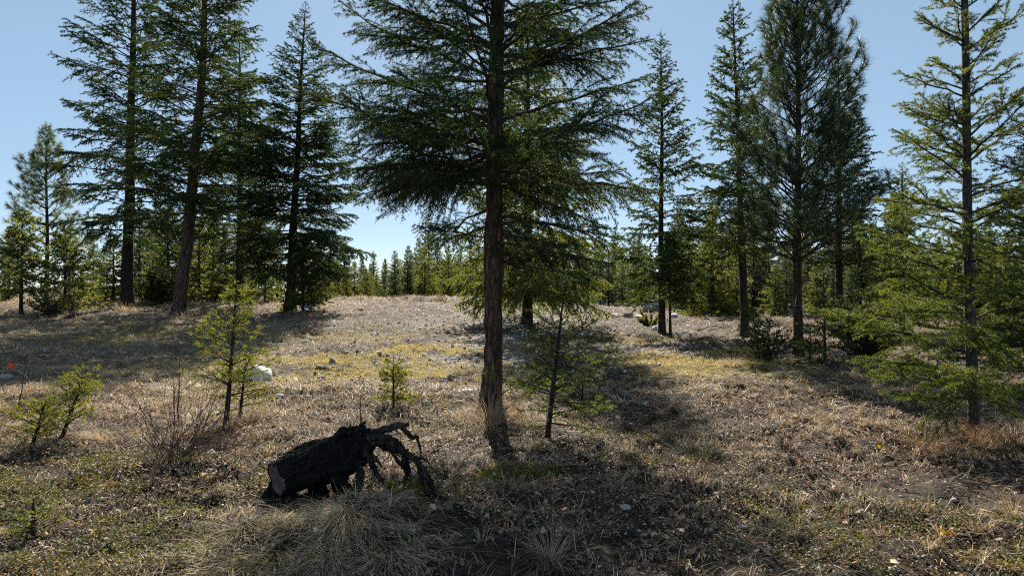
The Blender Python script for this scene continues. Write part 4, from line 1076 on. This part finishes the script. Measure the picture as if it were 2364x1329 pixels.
def stick(label, px, d, L, az, seed, rad=.008, mat="dead_twig"):
    r = np.random.default_rng(seed); x = X_at(px, d)
    root = thing("fallen_branch", label, "branch", (x, d, 0), None)
    s = np.linspace(-.5, .5, 12)
    xs = s * L * math.cos(az) + r.normal(0, .006, 12); ys = s * L * math.sin(az) + r.normal(0, .006, 12)
    zs = gz(xs + x, ys + d) + rad + .008 + .05 * L * np.sin((s + .5) * np.pi)
    p = np.stack([xs, ys, zs], -1)[None]
    v, f = tubes(p, (rad * (1 - .6 * (s + .5)))[None], 7)
    obj("stick", mesh_np("stick", v, f, smooth=True), M[mat], root)
    n = 7; q = r.integers(3, 11, n); a2 = az + r.choice([-1, 1], n) * r.uniform(.4, .9, n)
    P = p[0][q]; D = np.stack([np.cos(a2), np.sin(a2), r.uniform(.0, .5, n)], -1)
    l1 = (P, D, r.uniform(.15, .4, n) * L, -r.uniform(0, .3, n), np.zeros(n))
    pt = np.stack([fpath(*l1, np.full(n, k)) for k in (0, .33, .66, 1)], 1)
    v, f = tubes(pt, np.full((n, 4), rad * .4) * np.array([1, .8, .6, .3]), 4)
    obj("side_twigs", mesh_np("side_twigs", v, f, smooth=True), M[mat], root)
stick("dark forked dead branch lying in the litter at lower right", 2185, 4.9, .75, .65, 95, .008, "twig")
stick("dead branch reaching in at the bottom edge, right of centre", 1900, 3.85, .6, .75, 96, .007, "twig")
stick("grey dead branch lying right of the stump's roots", 1090, 5.0, .6, .25, 97, .006)
stick("thin reddish branch on the sunny litter below the near fir's boughs", 1850, 6.0, .6, -.7, 98, .006, "red_twig")
stick("pale fallen stick on the far litter behind the slender fir", 1650, 20.5, 1.0, -.35, 99, .02)
stick("weathered stick lying across the dark mound at the bottom", 700, 4.05, .35, -1.1, 100, .004)
stick("broken stick on the bank of the clearing near the pale stones", 1445, 24.6, 1.2, .05, 101, .02)

# ------------------------------------------------------------------ yellow-leaved low plants (leaves told apart)
def grape(label, px, d, n, H, seed):
    r = np.random.default_rng(seed); x = X_at(px, d)
    root = thing("yellow_leaf_plant", label, "plant", (x, d, g1(x, d)), "yellow-leaved low plants")
    v, f = tubes(np.array([[[0, 0, -.01], [.005, 0, H * .5], [0, .01, H]]]), np.array([[.003, .0025, .001]]), 5)
    obj("stem", mesh_np("stem", v, f), M["red_twig"], root)
    for k in range(n):
        L = r.uniform(.035, .06); w = L * .55; a = r.uniform(0, 6.28); z = H * r.uniform(.25, 1.0); e = r.uniform(-.2, .7)
        t = np.array([0, .25, .5, .75, 1.0]); hw = w * .5 * np.array([.15, .85, 1, .7, .05]) * (1 + .15 * np.array([0, 1, -1, 1, 0]))
        c = np.stack([t * L, 0 * t, .25 * L * np.sin(t * 2.5)], -1)
        V = np.concatenate([c + np.stack([0 * t, hw, .25 * hw], -1), c, c + np.stack([0 * t, -hw, .25 * hw], -1)])
        idx = np.arange(15).reshape(3, 5)
        F = np.stack([idx[:-1, :-1], idx[:-1, 1:], idx[1:, 1:], idx[1:, :-1]], -1).reshape(-1, 4)
        o = obj("leaf", mesh_np("leaf", V, F, np.full(8, r.uniform(0, 1)), smooth=True), M["grape_leaf"], root)
        o.location = (.012 * math.cos(a), .012 * math.sin(a), z); o.rotation_euler = (r.normal(0, .3), -e, a)
grape("yellow-leaved sprig at the foot of the leaning sapling", 108, 6.3, 9, .13, 111)
grape("bright yellow sprig between shrub base and green ground leaves", 305, 5.35, 9, .11, 112)
grape("yellow leaves on the soil left below the bare shrub", 245, 4.9, 8, .09, 113)
grape("upright yellow-olive sprig between bare shrub and stump", 476, 5.0, 8, .15, 114)
grape("orange and yellow leaves at the bottom left corner", 225, 4.1, 7, .06, 115)
grape("yellow sprig behind the stump's sawn end", 622, 6.0, 6, .10, 116)
grape("orange-leaved sprig in the dark litter below the stump's roots", 1052, 4.35, 6, .07, 117)
grape("rusty leaves on the sunny litter before the near fir", 2030, 6.2, 4, .04, 118)
grape("yellow sprig in the green leaves at lower right", 2185, 4.15, 7, .08, 119)
def green_sprig(label, px, d, H, n, seed):
    r = np.random.default_rng(seed); x = X_at(px, d)
    root = thing("leafy_shrub", label, "shrub", (x, d, g1(x, d)))
    az = r.uniform(0, 6.28, n); D = np.stack([np.cos(az) * .8, np.sin(az) * .8, r.uniform(.4, 1.2, n)], -1)
    l1 = (np.zeros((n, 3)), D, H * r.uniform(.6, 1.1, n), np.zeros(n), np.zeros(n))
    pt = np.stack([fpath(*l1, np.full(n, k)) for k in (0, .5, 1)], 1)
    v, f = tubes(pt, np.full((n, 3), .008) * np.array([1, .7, .4]), 4)
    obj("stems", mesh_np("stems", v, f), M["twig"], root)
    V, c = needle_tris(l1, r, 150, .09, .05, 55, .25)
    obj("leaves", mesh_np("leaves", V.reshape(-1, 3), np.arange(len(V) * 3).reshape(-1, 3), c), M["bearberry"], root)
green_sprig("bright yellow-green leafy shrub at the left of the slender fir's trunk", 1500, 22.5, .55, 16, 120)

# ------------------------------------------------------------------ ground cover (nobody could count it)
def scatter(n, fn, ylo, yhi, seed, pw=2.0, side=.86, pad=.9):
    """n points in the wedge of ground the place shows, thinned by density fn(x,y) in 0..1; pw=2 even per area, smaller favours the near ground"""
    r = np.random.default_rng(seed); out = []; tot = 0; tries = 0
    while tot < n and tries < 60:
        m = n * 2
        y = (ylo ** pw + r.uniform(0, 1, m) * (yhi ** pw - ylo ** pw)) ** (1 / pw)
        x = r.uniform(-1, 1, m) * (y * side + pad)
        k = r.uniform(0, 1, m) < fn(x, y)
        out.append(np.stack([x[k], y[k]], -1)); tot += k.sum(); tries += 1
    return np.concatenate(out)[:n], r

def blades(xy, r, L, az, el, w, bend, rnd, seg2=True, lift=0.0):
    """grass blades that rise at el and fall over by bend; kept above the soil"""
    n = len(xy)
    p0 = np.stack([xy[:, 0], xy[:, 1], gz(xy[:, 0], xy[:, 1]) - .004 + lift], -1)
    h = np.stack([np.cos(az), np.sin(az), 0 * az], -1)
    def stepv(e, l):
        return h * (np.cos(e) * l)[:, None] + Z * (np.sin(e) * l)[:, None]
    sd = np.stack([-np.sin(az), np.cos(az), 0 * az], -1)
    tw = r.normal(0, .5, n)[:, None]
    sd = norm(sd + Z * tw)
    p1 = p0 + stepv(el, L * .5)
    p2 = p1 + stepv(el - bend, L * .5)
    for p in (p1, p2):
        g = gz(p[:, 0], p[:, 1]) + r.uniform(.004, .03, n)
        p[:, 2] = np.maximum(p[:, 2], g)
    hw = (w * .5)[:, None]
    V = np.stack([p0 - sd * hw, p0 + sd * hw, p1 + sd * hw * .8, p1 - sd * hw * .8, p2], 1).reshape(-1, 3)
    b = (np.arange(n) * 5)[:, None]
    F = np.concatenate([b + np.array([0, 1, 2]), b + np.array([0, 2, 3]), b + np.array([3, 2, 4])], 0)
    return V, F, np.concatenate([rnd] * 3)

def blade_obj(name, parts, mat, label):
    V, F, C, off = [], [], [], 0
    for v, f, c in parts:
        V.append(v); F.append(f + off); C.append(c); off += len(v)
    o = obj(name, mesh_np(name, np.concatenate(V), np.concatenate(F), np.concatenate(C)), M[mat])
    o["kind"] = "stuff"; o["label"] = label
    STATS.append((name, sum(len(f) for f in F), 0))
    return o

def d_grass(x, y):
    a = .08 + .6 * sstep(.45, .7, vn(x, y, .9, 71) * .6 + vn(x, y, .35, 72) * .4) + 1.0 * z_grassy(x, y)
    a = a + .5 * bump(x, y, -.9, 3.9, .8, .5) + .6 * bump(x, y, -.15, 7.5, .5, .5) + .5 * bump(x, y, 4.4, 6.6, 1.4, .7)
    a = a * (1 - .65 * bump(x, y, .8, 4.5, 1.5, 1.1)) * (1 - .8 * z_gravel(x, y)) * (1 - .5 * z_gold(x, y)) * (1 - .7 * z_bear(x, y))
    return np.clip(a, .03, 1)

def tufts(n, per, fn, ylo, yhi, seed, Lm, wm, pw, el=(25, 80), spread=.03):
    c, r = scatter(n, fn, ylo, yhi, seed, pw)
    cnt = np.maximum(r.poisson(per, len(c)), 4)
    i = np.repeat(np.arange(len(c)), cnt); m = len(i)
    sz = r.uniform(.55, 1.35, len(c))[i]
    az = r.uniform(0, 6.28, m)
    rad = np.abs(r.normal(0, spread, m))
    xy = c[i] + np.stack([np.cos(az), np.sin(az)], -1) * rad[:, None]
    az2 = az + r.normal(0, .35, m) + (r.normal(0, .5, len(c)))[i]
    k = np.maximum(1, c[i, 1] / 6.5)
    e = np.radians(r.uniform(el[0], el[1], m))
    rn = np.clip(r.uniform(.15, .85, len(c))[i] + r.normal(0, .16, m), 0, 1)
    return blades(xy, r, Lm * sz * r.uniform(.6, 1.2, m), az2, e, wm * k * r.uniform(.6, 1.3, m), np.radians(r.uniform(25, 105, m)), rn)

def strays(n, fn, ylo, yhi, seed, Lm, wm, pw):
    xy, r = scatter(n, fn, ylo, yhi, seed, pw); m = len(xy)
    az = vn(xy[:, 0], xy[:, 1], .7, 77) * 12.0 + r.normal(0, .55, m)
    k = np.maximum(1, xy[:, 1] / 6.5)
    return blades(xy, r, Lm * r.uniform(.4, 1.3, m) * np.minimum(k, 1.5), az, np.radians(r.uniform(2, 40, m)), wm * k * r.uniform(.6, 1.3, m), np.radians(r.uniform(5, 60, m)), r.uniform(0, 1, m), lift=.004)

blade_obj("dry_grass", [
    tufts(1250, 20, d_grass, 3.0, 10.0, 201, .16, .0036, 1.6),
    strays(30000, lambda x, y: np.clip(.12 + d_grass(x, y), 0, 1), 2.9, 10.5, 202, .15, .0046, 1.5),
    tufts(1900, 14, d_grass, 9.5, 34.0, 203, .19, .0030, 1.5, (20, 75), .05),
    strays(36000, lambda x, y: np.clip(.15 + d_grass(x, y), 0, 1), 9.5, 33.0, 204, .17, .0038, 1.3),
], "grass", "matted dry tan grass spread over the clearing floor")

def gold_blades(n, ylo, yhi, seed):
    xy, r = scatter(n, lambda x, y: z_gold(x, y) ** 1.3, ylo, yhi, seed, 1.6); m = len(xy)
    k = np.maximum(1, xy[:, 1] / 7.0)
    return blades(xy, r, .055 * r.uniform(.5, 1.4, m), r.uniform(0, 6.28, m), np.radians(r.uniform(25, 85, m)), .0034 * k, np.radians(r.uniform(10, 60, m)), r.uniform(0, 1, m))
blade_obj("golden_grass", [gold_blades(32000, 8.0, 22.0, 211)], "grass_gold", "short golden mossy grass in patches on the sunny ground")

def quads_at(xy, r, size, z0, z1, tilt, aspect=.6):
    """small folded leaf faces lying about on the ground"""
    n = len(xy)
    p = np.stack([xy[:, 0], xy[:, 1], gz(xy[:, 0], xy[:, 1]) + r.uniform(z0, z1, n)], -1)
    az = r.uniform(0, 6.28, n)
    a = np.stack([np.cos(az), np.sin(az), r.normal(0, tilt, n)], -1); a = norm(a)
    b = np.stack([-np.sin(az), np.cos(az), r.normal(0, tilt, n)], -1); b = norm(b)
    s = (size * r.uniform(.55, 1.4, n))[:, None]
    q = s * aspect
    up = np.cross(a, b) * s * r.uniform(-.05, .3, n)[:, None]
    V = np.stack([p - a * s * .5, p + b * q * .5 + up, p + a * s * .5, p - b * q * .5 + up], 1).reshape(-1, 3)
    i = (np.arange(n) * 4)[:, None]
    F = np.concatenate([i + np.array([0, 2, 1]), i + np.array([0, 3, 2])], 0)
    return V, F

def litter():
    V, F, C, off = [], [], [], 0
    for n, lo, hi, sd, sz, pw in ((45000, 2.9, 9.5, 223, .018, 1.5), (50000, 2.9, 9.5, 221, .025, 1.5), (20000, 9.0, 32.0, 222, .050, 1.2), (13000, 2.9, 11.0, 224, .046, 1.5)):
        xy, r = scatter(n, lambda x, y: np.clip(1.0 - .6 * z_gold(x, y) - .5 * z_grassy(x, y), .1, 1) * sstep(.25, .6, vn(x, y, .45, 79) * .5 + .2 * vn(x, y, .15, 80) + .3 * vn(x, y, 1.7, 78)), lo, hi, sd, pw)
        v, f = quads_at(xy, r, sz * np.maximum(1, xy[:, 1] / hi * 1.0), .0, .022, .85 if sd == 224 else .55)
        rn = np.clip(r.beta(1.6, 1.6, len(xy)), 0, 1)
        V.append(v); F.append(f + off); C.append(np.concatenate([rn, rn])); off += len(v)
    o = obj("leaf_litter", mesh_np("leaf_litter", np.concatenate(V), np.concatenate(F), np.concatenate(C)), M["litter"])
    o["kind"] = "stuff"; o["label"] = "brown and grey leaf litter scattered over the soil"
litter()

def bearberry():
    xy, r = scatter(44000, z_bear, 2.9, 10.0, 231, 1.7)
    v, f = quads_at(xy, r, np.full(len(xy), .017), .004, .062, .55, .62)
    cl = vn(xy[:, 0], xy[:, 1], .3, 84)
    rn = np.clip(.55 * cl + .55 * r.uniform(0, 1, len(xy)) ** 1.2, 0, 1)
    o = obj("bearberry_leaves", mesh_np("bearberry_leaves", v, f, np.concatenate([rn, rn])), M["bearberry"])
    o["kind"] = "stuff"; o["label"] = "mats of small glossy green evergreen leaves on the near ground"
bearberry()

def moss():
    f0 = lambda x, y: np.clip(bump(x, y, X_at(950, 5.0), 4.93, .16, .10) + .45 * bump(x, y, X_at(1175, 5.4), 5.45, .3, .12) + .4 * bump(x, y, X_at(900, 5.0), 4.95, .3, .08), 0, 1)
    xy, r = scatter(8000, f0, 4.3, 6.2, 241, 1.0, .12, .3); m = len(xy)
    d = blades(xy, r, .009 * r.uniform(.5, 1.4, m) * (1 + f0(xy[:, 0], xy[:, 1])), r.uniform(0, 6.28, m), np.radians(r.uniform(40, 90, m)), np.full(m, .005), np.radians(r.uniform(0, 60, m)), r.uniform(0, 1, m))
    blade_obj("moss", [d], "moss", "cushions of yellow-green moss on the shaded soil beside the stump's roots")
moss()

def pebbles():
    bm = bmesh.new(); bmesh.ops.create_icosphere(bm, subdivisions=1, radius=1)
    B = np.array([v.co[:] for v in bm.verts]); T = np.array([[v.index for v in f.verts] for f in bm.faces]); bm.free()
    xy, r = scatter(2600, lambda x, y: np.clip(.06 + z_gravel(x, y) + .5 * bump(x, y, -.95, 4.3, .6, .3) + .25 * bump(x, y, 3.6, 25, 3, 3), 0, 1), 3.6, 29, 251, 1.2)
    n = len(xy)
    s = (.012 + .016 * r.uniform(0, 1, n) ** 3 * 1.6) * np.clip(xy[:, 1] / 9, .8, 1.5)
    sc = s[:, None] * r.uniform(.6, 1.3, (n, 3)); sc[:, 2] *= .6
    a = r.uniform(0, 6.28, n)
    W = B[None] * (1 + r.normal(0, .13, (n, len(B), 1))) * sc[:, None]
    x = W[..., 0] * np.cos(a)[:, None] - W[..., 1] * np.sin(a)[:, None]; y = W[..., 0] * np.sin(a)[:, None] + W[..., 1] * np.cos(a)[:, None]
    V = np.stack([x + xy[:, :1], y + xy[:, 1:], W[..., 2] + (gz(xy[:, 0], xy[:, 1]) + sc[:, 2] * .35)[:, None]], -1).reshape(-1, 3)
    F = (T[None] + (np.arange(n) * len(B))[:, None, None]).reshape(-1, 3)
    m = leaf_mat("pebble_stone", [(0, (.22, .205, .185)), (.6, (.42, .40, .37)), (1, (.66, .64, .60))], 0.0, rough=.8, spec=.3)
    o = obj("gravel", mesh_np("gravel", V, F, np.repeat(r.uniform(0, 1, n), len(T)), smooth=True), m)
    o["kind"] = "stuff"; o["label"] = "small grey and pale pebbles strewn over the bare ground"
pebbles()

def twig_litter():
    xy, r = scatter(2600, lambda x, y: np.clip(.35 + .6 * sstep(.4, .7, vn(x, y, .8, 90)) - .5 * z_gravel(x, y), 0, 1), 3.0, 16, 261, 1.3)
    n = len(xy); az = r.uniform(0, 6.28, n); L = .03 + .22 * r.uniform(0, 1, n) ** 2.5
    q = np.array([-.5, 0, .5]); pt = np.zeros((n, 3, 3))
    for k in range(3):
        x = xy[:, 0] + np.cos(az) * L * q[k] + r.normal(0, .006, n); y = xy[:, 1] + np.sin(az) * L * q[k] + r.normal(0, .006, n)
        pt[:, k] = np.stack([x, y, gz(x, y) + .012 + r.uniform(0, .02, n)], -1)
    v, f = tubes(pt, (.0016 + .010 * L * r.uniform(.6, 1.4, n))[:, None] * np.array([1, .9, .6]), 4)
    o = obj("twig_litter", mesh_np("twig_litter", v, f, smooth=True), M["twig"]); o["kind"] = "stuff"; o["label"] = "small dead twigs strewn over the clearing floor"
twig_litter()

# ------------------------------------------------------------------ big single grass clumps
def clump(label, px, d, n, L, seed, mat="grass", spread=.07, el=(30, 85), lean_az=None, w=.0026):
    x = X_at(px, d); r = np.random.default_rng(seed)
    az = r.uniform(0, 6.28, n) if lean_az is None else r.normal(lean_az, 1.0, n)
    xy = np.array([[x, d]]) + np.stack([np.cos(az), np.sin(az)], -1) * np.abs(r.normal(0, spread, n))[:, None]
    LL = L * r.uniform(.5, 1.15, n); e = np.radians(r.uniform(el[0], el[1], n)); bd = np.radians(r.uniform(35, 120, n))
    base = np.stack([xy[:, 0], xy[:, 1], gz(xy[:, 0], xy[:, 1]) - .004], -1)
    h = np.stack([np.cos(az), np.sin(az), 0 * az], -1)
    sd = norm(np.stack([-np.sin(az), np.cos(az), r.normal(0, .4, n)], -1))
    K = 5; q = np.linspace(0, 1, K); pts = [base]
    for k in range(1, K):
        ee = e - bd * (q[k] + q[k - 1]) / 2
        p = pts[-1] + (h * np.cos(ee)[:, None] + Z * np.sin(ee)[:, None]) * (LL / (K - 1))[:, None]
        p[:, 2] = np.maximum(p[:, 2], gz(p[:, 0], p[:, 1]) + r.uniform(.004, .03, n)); pts.append(p)
    ww = w * max(1, d / 6) * r.uniform(.7, 1.2, n)
    V = np.stack([np.stack([p - sd * (ww * (1 - .85 * k) * .5)[:, None], p + sd * (ww * (1 - .85 * k) * .5)[:, None]], 1) for p, k in zip(pts, q)], 1)   # n,K,2,3
    idx = np.arange(n * K * 2).reshape(n, K, 2)
    F = np.stack([idx[:, :-1, 0], idx[:, :-1, 1], idx[:, 1:, 1], idx[:, 1:, 0]], -1).reshape(-1, 4)
    rn = np.repeat(np.clip(r.normal(.6, .25, n), 0, 1), K - 1)
    V = V.reshape(-1, 3); z0 = g1(x, d); V = V - np.array([x, d, z0])
    o = obj("grass_clump", mesh_np("grass_clump", V, F, rn), M[mat], loc=(x, d, z0))
    tag(o, label, "grass", "bunchgrass clumps")
D_ = -1.57
clump("long pale grass clump draped over the mound, directly below the stump", 800, 4.0, 420, .34, 301, spread=.17, lean_az=D_ - .2, el=(5, 45))
clump("draped grass clump at the bottom edge on the left side of the mound", 640, 3.75, 420, .36, 302, spread=.17, lean_az=D_ - .5, el=(5, 45))
clump("grass clump on the left shoulder of the mound", 560, 4.05, 300, .30, 303, spread=.17, lean_az=-2.3, el=(5, 45))
clump("pale grass trailing from the mound's crest towards the bottom edge, left of its middle", 700, 4.15, 240, .28, 331, spread=.17, lean_az=D_ - .25, el=(5, 60))
clump("pale grass trailing from the mound's crest, right of its middle", 860, 4.1, 240, .28, 332, spread=.17, lean_az=D_ + .35, el=(5, 60))
clump("long grass hanging at the bottom edge left of the mound", 520, 3.7, 240, .28, 333, spread=.17, lean_az=D_ - .8, el=(5, 60))
clump("long grass at the very bottom edge in the middle of the mound", 760, 3.6, 240, .28, 334, spread=.17, lean_az=D_, el=(5, 60))
clump("fan of grass on top of the mound right under the stump's body", 800, 4.40, 90, .18, 304, el=(10, 80))
clump("trailing grass clump at the bottom edge on the right side of the mound", 900, 3.75, 300, .30, 305, spread=.17, lean_az=-1.1, el=(5, 45))
clump("wispy grass clump at the bottom edge below the central shade", 1270, 3.75, 160, .30, 306)
clump("sparse straw tuft in the dark litter right of the moss", 1420, 5.1, 110, .24, 307)
clump("grass wrapped round the foot of the big central trunk, facing the camera", 1130, 7.35, 560, .46, 308, spread=.14, el=(45, 88))
clump("grass at the right foot of the big central trunk", 1185, 7.6, 300, .34, 309, "grass_red", .12, (45, 88))
clump("russet grass clump at the foot of the near fir", 2250, 6.65, 520, .36, 310, "grass_red", .16, (35, 85))
clump("russet grass clump left of the near fir's foot", 2140, 6.6, 380, .30, 311, "grass_red", .12, (30, 85))
clump("russet grass clump at the right edge beside the near fir", 2345, 6.5, 380, .34, 312, "grass_red", .14, (30, 85))
clump("russet grass behind the foot of the tallest sapling", 575, 7.5, 260, .26, 313, "grass_red", .09, (35, 85))
clump("arching grass clump where golden grass meets shade at right", 1692, 12.2, 240, .36, 314, spread=.10, el=(20, 80))
clump("bleached grass clump at the lower right edge", 2340, 4.7, 260, .28, 315, lean_az=-2.4)
clump("humped dry grass clump right of the leaning sapling", 235, 6.7, 300, .30, 316, lean_az=-2.0)
clump("straw clump before the leaning trunk", 420, 20.5, 160, .45, 317, spread=.2, el=(30, 85))
clump("straw clump at the base of the straight-trunked left fir", 290, 23.3, 160, .5, 318, spread=.25, el=(30, 85))
for k_, (px_, w_) in enumerate(((790, "leftmost"), (850, "second"), (905, "third"), (962, "fourth"), (1062, "rightmost"))):
    clump("straw tuft on the crest of the grassy bank, %s%s" % (w_, "" if "most" in w_ else " from the left"), px_, 29.2 + .4 * (k_ % 2), 130, .30, 340 + k_, "grass" if k_ % 2 else "grass_red", .28, (25, 88))
clump("brown grass hummock on the crest of the bank", 1022, 28.5, 160, .35, 319, "grass_red", .2, (40, 88))
clump("small brown grass tuft by the red flag", 709, 18.3, 120, .22, 320, "grass_red", .08, (35, 88))
clump("green-gold tuft casting a shadow in the middle of the clearing", 928, 14.6, 160, .16, 321, "grass_gold", .09, (40, 88))
clump("green-gold tuft between pale seedling and big trunk", 1012, 11.4, 160, .16, 322, "grass_gold", .10, (40, 88))
